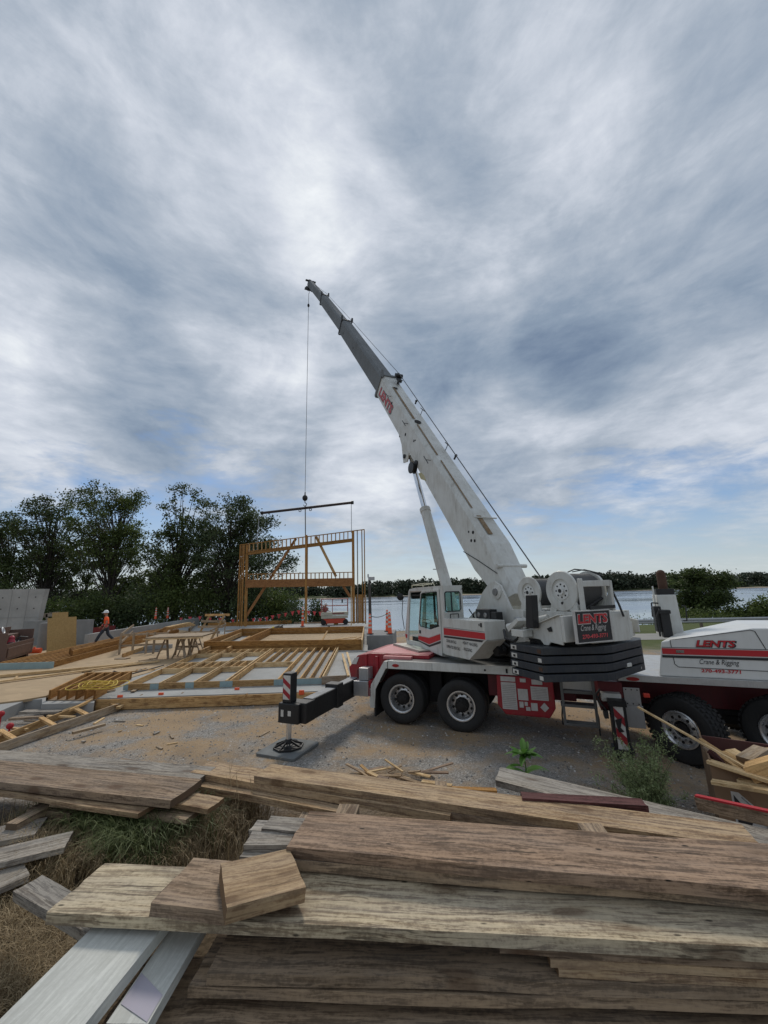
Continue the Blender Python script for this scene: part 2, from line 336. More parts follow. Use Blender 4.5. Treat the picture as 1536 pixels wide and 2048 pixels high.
glass=glassm()
fresh=wood('fresh_lumber',(.56,.36,.16),(.36,.20,.08),knots=.6,stain=.3,var=.5)
osb_lvl=wood('lvl_lumber',(.40,.21,.065),(.24,.11,.03),knots=0,stain=.4,var=.4)
dusty=wood('dusty_lumber',(.40,.30,.19),(.24,.16,.09),grey=.35,knots=.5,var=.3)
bright=wood('bright_pine',(.68,.50,.28),(.52,.33,.15),knots=.5,stain=.15,var=.2)
pale=wood('pale_weathered',(.58,.475,.315),(.27,.20,.125),grey=.22,knots=.6,stain=.4,bump=.6,nails=.8,var=.1)
redw=wood('reddish_weathered',(.36,.24,.155),(.165,.105,.066),grey=.1,knots=.5,stain=.6,bump=.5,nails=1.,var=.12)
brownw=wood('brown_weathered',(.34,.24,.155),(.16,.105,.065),grey=.12,knots=.7,stain=.5,bump=.5,nails=.6,var=.3)
tanw=wood('tan_weathered',(.46,.32,.18),(.24,.145,.075),grey=.15,knots=.7,stain=.45,bump=.5,nails=.5,var=.2)
greyw=wood('grey_weathered',(.36,.315,.255),(.16,.13,.10),grey=.3,knots=.6,stain=.45,bump=.7,nails=.8,var=.2)
darkw=wood('dark_stack_wood',(.38,.27,.17),(.18,.125,.078),grey=.12,knots=.5,stain=.5,bump=.5,nails=.5,var=.25)
dredw=wood('dark_red_wood',(.12,.05,.045),(.065,.025,.022),knots=.4,stain=.5,var=.2)
whitew=wood('whitewashed_board',(.60,.60,.55),(.54,.54,.49),grey=.06,knots=.12,stain=.12,bump=.12,var=.06,dk=.93,knotc=(.3,.28,.24))
def osbm(name,c1,c2,sc):
    m,t,b,o=newmat(name); tc=t.new('ShaderNodeTexCoord').outputs['Object']; v=t.vor(t.map(tc,sc=(1,1.6,1.3)),sc)
    col=t.mix(t.noise(tc,1.3,5,.6),C4(c1),C4(c2)); col=t.mix(t.rng(v.outputs['Color'],.0,1.,0,.55),col,C4(tuple(x*1.35 for x in c1)))
    col=t.mix(t.math('MULTIPLY',t.rng(t.noise(tc,.7,6,.7,.5),.52,.7),.45),col,C4(tuple(x*.5 for x in c2)))
    t.l.new(col,b.inputs['Base Color']); b.inputs['Roughness'].default_value=.85; return m
osb=osbm('osb_sheet',(.42,.28,.11),(.33,.2,.07),14); plyfloor=osbm('plywood_floor',(.40,.29,.17),(.33,.23,.13),3)
def concm(name,c,seams=True,sc=1.):
    m,t,b,o=newmat(name); tc=t.new('ShaderNodeTexCoord').outputs['Object']
    n=t.noise(tc,.7*sc,9,.65); n2=t.noise(t.map(tc,sc=(1,1,.25)),3*sc,7,.65)
    col=t.mix(t.rng(n,.35,.68),C4(tuple(x*.72 for x in c)),C4(c)); col=t.mix(t.math('MULTIPLY',t.rng(n2,.5,.75),.4),col,C4(tuple(x*.6 for x in c)))
    t.l.new(col,b.inputs['Base Color']); b.inputs['Roughness'].default_value=.85
    t.l.new(t.new('ShaderNodeBump',{'Height':n2,'Strength':.3,'Distance':.02}).outputs[0],b.inputs['Normal']); return m
conc=concm('concrete',(.42,.415,.395)); conc2=concm('concrete_wall',(.27,.275,.27)); concslab=concm('concrete_slab',(.40,.40,.38))
def gravelm():
    m,t,b,o=newmat('gravel'); tc=t.new('ShaderNodeTexCoord').outputs['Object']
    big=t.noise(tc,.32,6,.6,.6); mid=t.noise(tc,1.7,7,.65); v=t.vor(tc,38.); v2=t.vor(tc,95.); fine=t.noise(tc,60.,4,.7)
    stone=t.ramp(v.outputs['Color'],[(.0,(.09,.085,.08)),(.4,(.22,.21,.195)),(.75,(.36,.345,.32)),(1.,(.75,.72,.67))])
    st2=t.ramp(v2.outputs['Color'],[(.0,(.07,.065,.06)),(.5,(.22,.205,.185)),(1.,(.62,.59,.54))])
    col=t.mix(.5,stone,st2)
    dirt=t.mix(fine,(.24,.16,.085,1),(.56,.38,.21,1))
    patch=t.rng(t.math('ADD',t.math('MULTIPLY',big,.65),t.math('MULTIPLY',mid,.35)),.46,.56)
    col=t.mix(t.math('MULTIPLY',patch,.82),col,dirt); col=t.mix(.12,col,(.16,.11,.06,1))
    dust=t.rng(t.noise(t.map(tc,loc=(7,3,0)),.55,6,.6,.8),.55,.72); col=t.mix(t.math('MULTIPLY',dust,.28),col,(.5,.48,.45,1))
    dk=t.rng(t.noise(t.map(tc,loc=(2,9,0)),.8,5,.6),.5,.7); col=t.mix(t.math('MULTIPLY',dk,.35),col,(.10,.085,.07,1))
    sp=t.new('ShaderNodeSeparateXYZ',{0:tc}); nz=t.noise(tc,.5,4,.6)
    g=t.rng(t.math('ADD',sp.outputs[1],t.math('MULTIPLY',nz,4.)),20.,22.5); g=t.math('MULTIPLY',g,t.rng(sp.outputs[0],3.,6.))
    grass=t.mix(t.noise(tc,9.,5,.7),(.045,.065,.018,1),(.12,.135,.045,1)); col=t.mix(g,col,grass)
    dr=t.math('MULTIPLY',t.rng(t.math('ADD',sp.outputs[1],t.math('MULTIPLY',nz,1.)),4.6,3.6),1.0); soil=t.mix(fine,(.05,.035,.02,1),(.13,.09,.05,1)); col=t.mix(dr,col,soil)
    far=t.rng(sp.outputs[1],30.,36.); col=t.mix(far,col,t.mix(mid,(.03,.045,.015,1),(.07,.08,.03,1)))
    t.l.new(col,b.inputs['Base Color']); b.inputs['Roughness'].default_value=.9; b.inputs['Specular IOR Level'].default_value=.2
    h=t.math('ADD',t.math('MULTIPLY',v.outputs['Distance'],-.8),t.math('MULTIPLY',fine,.5))
    t.l.new(t.new('ShaderNodeBump',{'Height':h,'Strength':.7,'Distance':.02}).outputs[0],b.inputs['Normal']); return m
gravel=gravelm()
def leafm(name,c1,c2,tr=.25,rough=.6):
    m,t,b,o=newmat(name); r=t.new('ShaderNodeNewGeometry').outputs['Random Per Island']; tc=t.new('ShaderNodeTexCoord').outputs['Object']
    col=t.mix(r,C4(c1),C4(c2)); col=t.mix(t.math('MULTIPLY',t.rng(t.noise(tc,.35,3,.5),.4,.65),.6),col,C4(tuple(x*.45 for x in c1)))
    t.l.new(col,b.inputs['Base Color']); b.inputs['Roughness'].default_value=rough; b.inputs['Specular IOR Level'].default_value=.3
    ts=t.new('ShaderNodeBsdfTranslucent',{0:col}); mx=t.new('ShaderNodeMixShader',{0:tr,1:b.outputs[0],2:ts.outputs[0]}); t.l.new(mx.outputs[0],o.inputs[0]); return m
leafA=leafm('leaf_dark',(.045,.07,.02),(.13,.165,.05),.32); leafB=leafm('leaf_mid',(.065,.10,.025),(.17,.21,.06),.32); leafC=leafm('leaf_blue_green',(.046,.072,.03),(.12,.155,.065),.32)
leafF=leafm('leaf_far',(.035,.05,.03),(.07,.085,.045),.1); leafW=leafm('weed_leaf',(.19,.25,.10),(.42,.48,.24),.3); leafG=leafm('bright_leaf',(.07,.17,.03),(.13,.28,.05),.35)
grassG=leafm('grass_green',(.09,.12,.035),(.22,.25,.10),.2); straw=leafm('straw',(.25,.17,.085),(.62,.48,.28),.15); bark=paint('bark',(.04,.032,.025),.9,dirt=.3,bump=.4)
def waterm():
    m,t,b,o=newmat('lake_water'); tc=t.new('ShaderNodeTexCoord').outputs['Object']
    b.inputs['Base Color'].default_value=(.22,.27,.33,1); b.inputs['Roughness'].default_value=.12; b.inputs['IOR'].default_value=1.33
    n=t.noise(t.map(tc,sc=(1,2.2,1)),1.2,5,.6); n2=t.noise(tc,.02,4,.6)
    t.l.new(t.rng(n2,.35,.65,.10,.3),b.inputs['Roughness'])
    t.l.new(t.new('ShaderNodeBump',{'Height':n,'Strength':.03,'Distance':.03}).outputs[0],b.inputs['Normal']); return m
water=waterm()
# ================================================================ ground, lake
def sm(a,b,x): x=min(max((x-a)/(b-a),0),1); return x*x*(3-2*x)
def gz(x,y):
    e=3.7-.68*max(x-.7,0)-.15*max(x-3.5,0)*0; z=1.22*(1-sm(max(e,1.2),max(e,1.2)+2.5,y+ .2*math.sin(x*1.1)))
    if y<4.2: z+=.05*mnoise.noise((x*1.5,y*1.5,0))
    if 4<y<40: z+=.025*mnoise.noise((x*.6,y*.6,3))
    z-=.16*sm(3.2,5.5,x)*(1-sm(9,13,y))*sm(5.2,6.6,y)
    z-=5.5*sm(30,58,y)*1.0
    if y>400: z+=5.5*sm(560,600,y)+ .6
    return z
xs=sorted(set([-1600,-900,-500,-300,-200,-140,-100,-75,-60,-50]+[round(-40+i*1.0,2) for i in range(0,28)]+[round(-12+.25*i,3) for i in range(0,97)]+[13+i for i in range(28)]+[45,55,70,90,120,160,220,300,500,900,1600]))
ys=sorted(set([-6,-3,-1]+[round(0+.2*i,3) for i in range(0,71)]+[14.5+.5*i for i in range(0,32)]+[31+i for i in range(0,30)]+[65,75,100,200,400,550,560,570,580,590,600,700,1000,2000,3500]))
mb=MB(); mb.v=[(x,y,gz(x,y)) for y in ys for x in xs]; nx=len(xs)
mb.f=[(j*nx+i,j*nx+i+1,(j+1)*nx+i+1,(j+1)*nx+i) for j in range(len(ys)-1) for i in range(nx-1)]
g=mb.build('ground',gravel,M=Matrix.Identity(4),smooth=60); tagit(g,'grey gravel and brown dirt yard sloping down to the lake',kind='structure')
mb=MB(); mb.add([(-1600,46,-3),(1600,46,-3),(1600,620,-3),(-1600,620,-3)],[(0,1,2,3)]); tagit(mb.build('lake',water,M=Matrix.Identity(4)),'calm grey blue lake behind the building site',kind='structure')
sand=paint('sand',(.30,.25,.18),.9,dirt=.4)
mb=MB(); mb.v=[];
N_=60
for i in range(N_+1):
    x=-1500+3000*i/N_; o_=6*math.sin(i*.9)+4*math.sin(i*2.3); mb.v+= [(x,566+o_,-3.1),(x,574+o_,-2.2),(x,600+o_,-1.0)]
mb.f=[(i*3+k,(i+1)*3+k,(i+1)*3+k+1,i*3+k+1) for i in range(N_) for k in (0,1)]
tagit(mb.build('shore',sand,M=Matrix.Identity(4)),'narrow tan sandy shore line on the far side of the lake',kind='structure')
# loose stones
def pebbles(name,n,xr,yr,s0,s1,mat,label):
    base=np.array([(1,0,0),(-1,0,0),(0,1,0),(0,-1,0),(0,0,1),(0,0,-1)],float); tri=np.array([(0,2,4),(2,1,4),(1,3,4),(3,0,4),(2,0,5),(1,2,5),(3,1,5),(0,3,5)])
    P=np.zeros((n,3)); P[:,0]=RS.uniform(*xr,n); P[:,1]=yr[0]+(yr[1]-yr[0])*RS.rand(n)**1.5
    P[:,2]=[gz(a,b) for a,b in P[:,:2]]
    s=s0+(s1-s0)*RS.rand(n)**3; vv=base[None]*s[:,None,None]*RS.uniform(.5,1.2,(n,6,3)); ang=RS.rand(n)*6.28; c,s2=np.cos(ang)[:,None],np.sin(ang)[:,None]
    x=vv[:,:,0]*c-vv[:,:,1]*s2; y=vv[:,:,0]*s2+vv[:,:,1]*c; vv[:,:,0]=x; vv[:,:,1]=y; vv[:,:,2]*=.7
    vs=(vv+P[:,None]).reshape(-1,3); fs=(tri[None]+6*np.arange(n)[:,None,None]).reshape(-1,3)
    me=bpy.data.meshes.new(name); me.from_pydata(vs.tolist(),[],fs.tolist()); return tagit(link(name,me,None,Matrix.Identity(4),mat),label,'stones',kind='stuff')
m,t,b,o=newmat('pebble'); r=t.new('ShaderNodeNewGeometry').outputs['Random Per Island']; t.l.new(t.ramp(r,[(0,(.09,.085,.08)),(.5,(.24,.225,.20)),(.9,(.42,.40,.36)),(1,(.65,.62,.58))]),b.inputs['Base Color']); b.inputs['Roughness'].default_value=.9
pebbles('gravel_stones',16000,(-10,8),(4.8,12.5),.008,.034,m,'loose grey gravel stones scattered over the yard')
# ================================================================ vegetation
def leafquads(C,size,jit=.35,aspect=.6):
    n=len(C); a=RS.normal(size=(n,3)); a/=np.linalg.norm(a,axis=1)[:,None]; b=RS.normal(size=(n,3)); b-= (b*a).sum(1)[:,None]*a; b/=np.linalg.norm(b,axis=1)[:,None]
    s=(size*RS.uniform(1-jit,1+jit,n))[:,None]; a*=s; b*=s*aspect
    vs=np.stack([C-a*.5,C+b*.45+a*.05,C+a*.5,C-b*.45+a*.05],1).reshape(-1,3)
    return vs
def quadmesh(name,vs,mat,parent,Mw):
    inv=np.array(Mw.inverted()); vs=vs@inv[:3,:3].T+inv[:3,3]; n=len(vs)//4
    me=bpy.data.meshes.new(name); me.vertices.add(len(vs)); me.vertices.foreach_set('co',vs.astype(np.float32).ravel())
    me.loops.add(4*n); me.loops.foreach_set('vertex_index',np.arange(4*n,dtype=np.int32)); me.polygons.add(n); me.polygons.foreach_set('loop_start',np.arange(0,4*n,4,dtype=np.int32)); me.polygons.foreach_set('loop_total',np.full(n,4,dtype=np.int32)); me.update(); me.validate()
    return link(name,me,parent,Mw,mat)
def limb(mb,p0,p1,r0,r1,wob=.35,n=6):
    p0,p1=V(p0),V(p1); L=(p1-p0).length; pts=[]
    for i in range(n+1):
        f=i/n; p=p0.lerp(p1,f); k=math.sin(math.pi*f)*wob*L*.18
        p=p+V((random.uniform(-1,1)*k*.5,random.uniform(-1,1)*k*.5,k*.9)); pts.append(p)
    mb.tube(pts,r0,5,r1); return pts
def tree(px,base_z,y,blobs_,tips,leaves,size,mat,label,group,trunk_r=.28,lean=0,name='tree',sig=.46):
    base=ony(px,1200,y); base=V((base.x,y,base_z)); M=Matrix.Translation(base)
    root=thing(name,label,'tree',M,group); tm=MB(); C=[]
    tot=sum(b[2]*b[3]*(b[4] if len(b)>4 else 1) for b in blobs_)
    zmax=max(ony(b[0],b[1],y).z for b in blobs_); top=V((base.x+lean,y,base_z+(zmax-base_z)*.86))
    tp=limb(tm,base-V((0,0,.4)),top,trunk_r,trunk_r*.25,.12,9)
    for b in blobs_:
        cpt=ony(b[0],b[1],y); k=y/(F_PX*.98); rx,rz=b[2]*k,b[3]*k; dens=b[4] if len(b)>4 else 1.
        nt=max(4,int(tips*b[2]*b[3]*dens/tot))
        for i in range(nt):
            while True:
                q=V((random.uniform(-1,1),random.uniform(-1,1),random.uniform(-1,1)))
                if .15<q.length<1: break
            tip=V((cpt.x+q.x*rx,y+q.y*rx*.9,cpt.z+q.z*rz))
            f=min(max((tip.z-base_z)/(top.z-base_z)*.75-random.uniform(.05,.25),.12),.97); st=tp[int(f*(len(tp)-1))]
            pts=limb(tm,st,tip,trunk_r*.28*(1-f*.5),.02,.3,4)
            nl=int(leaves/tips*random.uniform(.4,1.6))
            cl=np.array(tip)+RS.normal(size=(nl,3))*np.array([sig,sig,sig*.55]); C.append(cl)
            m2=np.array(pts[-2].lerp(tip,.4))+RS.normal(size=(nl//3,3))*sig*.5; C.append(m2)
    C=np.concatenate(C); tm.build('trunk',bark,root); quadmesh('crown',leafquads(C,size),mat,root,M); return root
GT='broadleaf trees along the left edge of the site'
tree(12,-.6,46,[(-5,1060,30,38),(10,1110,45,35),(20,1150,45,30),(-50,1080,50,60)],105,6800,.26,leafA,'dark tree cut off by the left edge of the photo',GT)
tree(88,-.6,46,[(88,1005,52,30),(50,1040,40,35),(120,1045,42,38),(70,1090,58,38),(120,1120,55,40),(60,1140,55,30)],140,10500,.26,leafA,'dark rounded tree second from the left behind the tall concrete wall',GT)
tree(216,-.6,45,[(205,998,55,28),(255,1000,28,26),(215,1045,66,38),(262,1072,28,30),(185,1085,48,34),(230,1115,52,36)],150,12500,.26,leafB,'tall mid green tree with full crown between two dark trees',GT,lean=.4)
tree(352,-.6,44,[(375,980,26,14,.3),(405,1000,28,18,.4),(345,1012,22,14,.2),(362,1050,32,28,.5),(385,1070,45,36,.9),(330,1100,50,34,.9),(360,1140,60,34)],110,9000,.26,leafA,'airy tree with thin upright top branches against the sky',GT,sig=.42)
tree(458,-.6,43,[(470,1010,42,18,.7),(455,1040,62,34),(510,1045,40,26),(440,1085,66,36),(505,1090,56,32),(550,1120,36,16,.7),(470,1130,80,36),(575,1135,18,8,.5)],155,14000,.25,leafC,'dark spreading tree behind the raised timber wall frame',GT,lean=-.3)
tree(150,-.6,50,[(150,1110,45,40,.6),(160,1160,70,40)],55,5500,.28,leafA,'slim leaning tree between the two big left trees',GT,trunk_r=.2,lean=1.8)
tree(300,-.6,50,[(300,1165,50,26),(270,1185,60,26)],70,8500,.28,leafB,'low green tree filling the gap below the airy tree',GT,trunk_r=.2)
def shrub(px,y,bz,top_px,wpx,n,size,mat,label,group,name='shrub',cat='shrub'):
    c=ony(px,1200,y); top=ony(px,top_px,y).z; k=y/(F_PX*.98); rx=wpx*k/2; base=V((c.x,y,bz)); M=Matrix.Translation(base); root=thing(name,label,cat,M,group); tm=MB(); C=[]
    h=top-bz
    for i in range(16):
        a=random.uniform(0,6.28); rr=random.uniform(.1,.85)*rx; tip=base+V((math.cos(a)*rr,math.sin(a)*rr*.8,h*random.uniform(.45,.93)*(1-.35*(rr/rx)**2)))
        limb(tm,base-V((0,0,.2)),tip,.06*h/4,.012,.3,4)
        C.append(np.array(tip)+RS.normal(size=(n//22,3))*np.array([rx*.22,rx*.22,h*.13]))
    m=n//3; C.append(np.stack([base.x+RS.normal(size=m)*rx*.42,y+RS.normal(size=m)*rx*.4,bz+h*.05+RS.rand(m)*h*.6],1))
    C=np.concatenate(C); tm.build('stem',bark,root); quadmesh('foliage',leafquads(C,size),mat,root,M); return root
GS='dark shrubs below the left trees'
i=0
for px,y,tp,wp in [(-20,40,1165,110),(55,41,1185,100),(130,42,1192,105),(205,42,1182,105),(280,43,1172,110),(350,43,1150,110),(425,43,1140,110),(500,43,1150,110),(560,43,1178,90),(20,52,1165,150),(110,52,1180,150),(250,52,1172,150),(390,52,1150,160),(480,52,1150,150)]:
    shrub(px,y,-1.2,tp,wp,5200 if y<50 else 3600,.26,[leafA,leafC,leafB][i%3],'dark leafy thicket under the trees, '+['at the left edge','behind the tall concrete wall','behind the grey timber rail','behind the walking worker','behind the long low wall','left of the sawhorses','behind the distant pair of cones','behind the left posts of the frame','inside the lower left of the frame','in the back row at far left','in the back row behind the tall wall','in the back row behind the worker','in the back row behind the cones','in the back row behind the frame'][i],GS); i+=1
for px,y,tp,wp,lb in [(590,40,1203,50,'low bushy shrub on the lake bank just left of the middle post'),(632,39,1202,44,'pointed shrub on the lake bank between middle post and scissor lift'),(575,38,1228,60,'low ground shrub behind the pennant line left of the middle post'),(650,38,1226,44,'small shrub behind the white-hatted worker and lift')]:
    shrub(px,y,-1.6,tp,wp,2600,.2,leafC,lb,'shrubs on the lake bank behind the frame')
shrub(795,36,-2,1262,34,700,.18,leafB,'small green shrub beyond the concrete block by the traffic cones','low shrubs by the water')
# right bank trees
GR='trees on the right lake bank'
tree(1402,-2.2,48,[(1375,1158,30,16),(1440,1162,24,18),(1408,1152,30,14),(1400,1190,55,24),(1380,1215,45,18),(1445,1195,24,14,.7)],120,12500,.28,leafA,'rounded dark tree on the lake bank behind the crane carrier',GR,name='tree')
for px,y,tp,wp,lb in [(1400,44,1218,120,'dense shrub at the foot of the round dark tree'),(1470,44,1212,70,'bushy green shrub right of the round dark tree'),(1520,42,1196,60,'tall green shrub at the right edge above the white hood'),(1560,42,1190,70,'green shrub cut off by the right edge of the photo')]:
    shrub(px,y,-2.4,tp,wp,5200,.24,leafB,lb,'shrubs on the right lake bank')
# low scrub along the near water edge
C=[]
for k in range(150):
    x=random.uniform(8,34); y=random.uniform(38,45); h=random.uniform(.3,1.1); m=70
    C.append(np.stack([x+RS.normal(size=m)*.5,y+RS.normal(size=m)*.4,gz(x,y)+RS.rand(m)*h*1.3+.1],1))
o=quadmesh('scrub',leafquads(np.concatenate(C),.16),leafB,None,Matrix.Identity(4)); tagit(o,'low green scrub along the near water edge behind the guard rail','scrub',kind='stuff')
# far wood
C=[];
for k in range(620):
    x=random.uniform(-1050,1150); y=random.uniform(590,690); big=math.sin(x*.006+1)*3+math.sin(x*.023)*2.2; 
    h=random.uniform(15,22)+big+ (5 if 250<x<520 else 0)+ (4 if x>600 else 0); r=random.uniform(8,15); m=230
    q=RS.normal(size=(m,3)); q/=np.linalg.norm(q,axis=1)[:,None]; q*=RS.rand(m,1)**.33
    C.append(np.array([x,y,-1+h*.58])+q*np.array([r,r,h*.46]))
    mm=130; C.append(np.stack([x+RS.uniform(-r,r,mm),y-8+RS.uniform(-6,6,mm),-1+RS.rand(mm)*h*.75],1))
o=quadmesh('far_wood',leafquads(np.concatenate(C),3.2,aspect=.9),leafF,None,Matrix.Identity(4)); tagit(o,'long dark green wood on the far shore of the lake','wood',kind='stuff')
# grass and straw near the lumber
def blades(name,n,area,h0,h1,w,mat,label,lean=.6,zoff=0,flat=0.0):
    vs=[];fs=[]
    for i in range(n):
        x,y=area(); z=gz(x,y)+zoff; h=random.uniform(h0,h1); a=random.uniform(0,6.28); d=V((math.cos(a),math.sin(a),0)); L=random.uniform(.2,1)*lean
        s=V((-d.y,d.x,0))*w*random.uniform(.6,1.3); p=V((x,y,z)); k=len(vs)
        zz=h*(1-flat*random.random())
        p1=p+d*h*L*.35+V((0,0,zz*.55)); p2=p+d*h*L*.9+V((0,0,zz*.85)); p3=p+d*h*L*1.5+V((0,0,zz*(.8 if L>.4 else 1.)))
        vs+=[p-s,p+s,p1-s*.8,p1+s*.8,p2-s*.5,p2+s*.5,p3]; fs+=[(k,k+1,k+3,k+2),(k+2,k+3,k+5,k+4),(k+4,k+5,k+6)]
    me=bpy.data.meshes.new(name); me.from_pydata([tuple(v) for v in vs],[],fs); return tagit(link(name,me,None,Matrix.Identity(4),mat),label,'grass',kind='stuff')
def pxarea(cs,z=1.25):
    def f():
        c=random.choice(cs); 
        while True:
            px=random.gauss(c[0],c[2]*.5); py=random.gauss(c[1],c[3]*.5)
            p=onz(px,py,z)
            if p.y>.5: return p.x,p.y
    return f
blades('green_grass',6500,pxarea([(190,1650,70,45),(250,1680,70,45),(150,1630,60,30),(330,1670,80,45),(270,1710,60,30)]),.12,.30,.0028,grassG,'tuft of long green grass between the grey boards and the pale plank',.9)
blades('dry_grass',10000,pxarea([(230,1660,110,50),(180,1620,90,40),(430,1660,80,60),(350,1710,80,40),(420,1640,60,40),(300,1640,110,50),(480,1620,60,50),(60,1700,70,60),(90,1740,60,40),(220,1720,80,50)]),.06,.2,.0018,straw,'dry brown grass around the old boards',.9)
blades('straw',9000,pxarea([(40,1900,60,90),(30,1830,60,70),(100,1860,50,60),(10,1960,50,60),(20,1760,50,50),(60,1950,60,60)]),.04,.13,.0016,straw,'flattened dry straw on the ground beside the white board',1.3,0,.6)
# tall thin stalks
for k,(px,py,h) in enumerate([(455,1640,.38),(500,1650,.3),(470,1655,.34)]):
    p=onz(px,py,1.25); mb=MB(); mb.tube([p,p+V((.02,0,h*.5)),p+V((-.01,0,h))],.0025,5,.001)
    for j in range(5): q=p+V((0,0,h*(.3+.13*j))); mb.tube([q,q+V((random.uniform(-.1,.1),.02,.09))],.0015,4,.0006)
    tagit(mb.build('grass_stalk',straw),['tall dry stalk standing left of the pale grey shingles','tall dry stalk nearest the grey board ends','short branching dry stalk in the dead grass'][k],'stalk','dry stalks in the dead grass')
# leafy green weed
def weedplant():
    base=onz(1052,1560,.9); M=Matrix.Translation(base); root=thing('leafy_weed','bright green broad leaved weed growing behind the grey plank','weed',M)
    st=MB(); st.tube([base,base+V((.01,0,.12)),base+V((0,.0,.26))],.008,6,.005); st.build('stem',leafG,root)
    lv=MB()
    def leaf(p,d,L,w,droop):
        d=V(d).normalized(); s=d.cross(V((0,0,1))).normalized(); prev=None; n=6; ring=[]
        for i in range(n+1):
            f=i/n; c=p+d*L*f+V((0,0,-droop*f*f*L)); ww=w*math.sin(math.pi*min(f*.85+.12,1)); up=V((0,0,ww*.35))
            ring.append((c-s*ww+up,c,c+s*ww+up))
        k=len(lv.v); vs=[q for r_ in ring for q in r_]; fs=[(i*3+j,i*3+j+1,(i+1)*3+j+1,(i+1)*3+j) for i in range(n) for j in (0,1)]; lv.add(vs,fs)
    for i in range(16):
        a=i*2.4; el=random.uniform(.1,1.1); leaf(base+V((0,0,.2+.004*i)),(math.cos(a),math.sin(a),el),random.uniform(.16,.26),.034,.5-el*.3)
    for a,zz in ((2.9,.07),(3.6,.12),(.1,.09),(.6,.05)): leaf(base+V((0,0,zz)),(math.cos(a),math.sin(a)*.5,.45),.30,.033,.5)
    lv.build('leaves',leafG,root)
weedplant()
def bush():
    base=onz(1300,1612,.1); base.z=gz(base.x,base.y); M=Matrix.Translation(base); root=thing('wild_shrub','feathery grey green weed bush beside the front outrigger jack','weed bush',M)
    st=MB(); C=[]
    for i in range(75):
        a=random.uniform(0,6.28); e=random.uniform(.45,1.4); L=random.uniform(.4,1.0)*(.75+.35*(e>.9)); d=V((math.cos(a)*math.cos(e),math.sin(a)*math.cos(e),math.sin(e)))
        tip=base+d*L; pts=limb(st,base,tip,.005,.0015,.3,4)
        for q in range(13):
            f=random.uniform(.3,1); p=base.lerp(tip,f); tw=p+V((random.uniform(-.09,.09),random.uniform(-.09,.09),random.uniform(0,.1))); st.tube([p,tw],.0018,4,.0008)
            for z_ in range(13): C.append(np.array(p.lerp(tw,random.random()))+RS.normal(size=3)*.02)
    st.build('stem',paint('weed_stem',(.10,.11,.05),.8),root); quadmesh('leaves',leafquads(np.array(C),.03,aspect=.4),leafW,root,M)
bush()
for k,(px,py,s) in enumerate([(1180,1600,.4),(1390,1625,.35),(1340,1640,.3)]):
    base=onz(px,py,.25); base.z=gz(base.x,base.y); M=Matrix.Translation(base); C=[];st=MB()
    for i in range(22):
        tip=base+V((random.uniform(-.3,.3),random.uniform(-.2,.2),random.uniform(.1,.3)))*s*2; st.tube([base,tip],.003,4,.001)
        for z_ in range(26): C.append(np.array(base.lerp(tip,random.uniform(.3,1)))+RS.normal(size=3)*.02)
    root=thing('low_weed',['low grey green weed left of the feathery bush','low weed between the feathery bush and the plywood crate','low weed at the foot of the feathery bush'][k],'weed',M,'low weeds on the gravel bank'); st.build('stem',bark,root); quadmesh('leaves',leafquads(np.array(C),.02,aspect=.5),leafW,root,M)
# ================================================================ building site
def xy(v,z=None): return V((v.x,v.y,v.z if z is None else z))
SZ=.30
slabpts=[onz(190,1397,SZ),onz(640,1382,SZ),onz(692,1368,SZ),onz(735,1300,SZ),V((-1.6,36.3,SZ)),V((-24,38.5,SZ)),V((-20,20,SZ)),onz(225,1352,SZ)]
mb=MB(); mb.prism([(p.x,p.y) for p in slabpts],-.3,SZ,'xy'); tagit(mb.build('concrete_slab',concslab,M=Matrix.Identity(4)),'pale concrete floor slab of the new building',kind='structure')
# plywood deck left
pd=[onz(-30,1410,SZ),onz(40,1402,SZ),onz(92,1393,SZ),onz(165,1360,SZ),onz(262,1356,SZ),onz(300,1345,SZ),onz(420,1296,SZ),onz(470,1272,SZ),V((-17,33,SZ)),V((-30,33,SZ)),V((-30,12,SZ))]
mb=MB(); mb.prism([(p.x,p.y) for p in pd],SZ-.05,SZ+.02,'xy'); tagit(mb.build('plywood_deck',plyfloor,M=Matrix.Identity(4)),'sawdust coloured plywood floor deck left of the stud panels','deck')
mb=MB(); a,b_=onz(0,1415,SZ),onz(200,1397,SZ)
# formwork along the slab front
fa,fb=V((slabpts[0].x,slabpts[0].y-.03,.15)),V((slabpts[1].x,slabpts[1].y-.03,.15))
board('form_board',fresh,fa+V((0,-.03,.0)),fb+V((0,-.03,.0)),.045,.26,label='long timber form board along the front edge of the slab',cat='form board')
board('form_board',fresh,fb+V((.04,.0,0)),V((slabpts[2].x+.03,slabpts[2].y,.15)),.04,.26,label='short timber form board at the slab corner behind the black outrigger beam',cat='form board')
for k,(x0,y0,x1,y1) in enumerate([(237,1413,284,1390),(322,1409,366,1386),(474,1409,494,1388)]):
    a=onz(x0,y0,.03); b_=onz(x1,y1,.30); board('brace',fresh,a,b_,.09,.04,label=['long diagonal wooden brace at the left corner of the form board','diagonal brace in the middle of the form board','short diagonal brace on the form board near the black outrigger beam'][k],cat='brace',group='braces propping the slab form board')
for k,(x,y) in enumerate([(240,1394),(322,1389),(474,1379),(603,1384)]):
    p=onz(x,y,.31); mb=MB(); mb.box(p.x-.07,p.x+.07,p.y-.02,p.y+.02,.24,.36); tagit(mb.build('marker_cap',orange,bevel=.01),['orange safety cap on the form board at the corner brace','orange safety cap on the form board above the middle brace','orange safety cap on the form board near the right brace','orange safety cap on the form board next to the black beam'][k],'safety cap','orange caps along the form board')
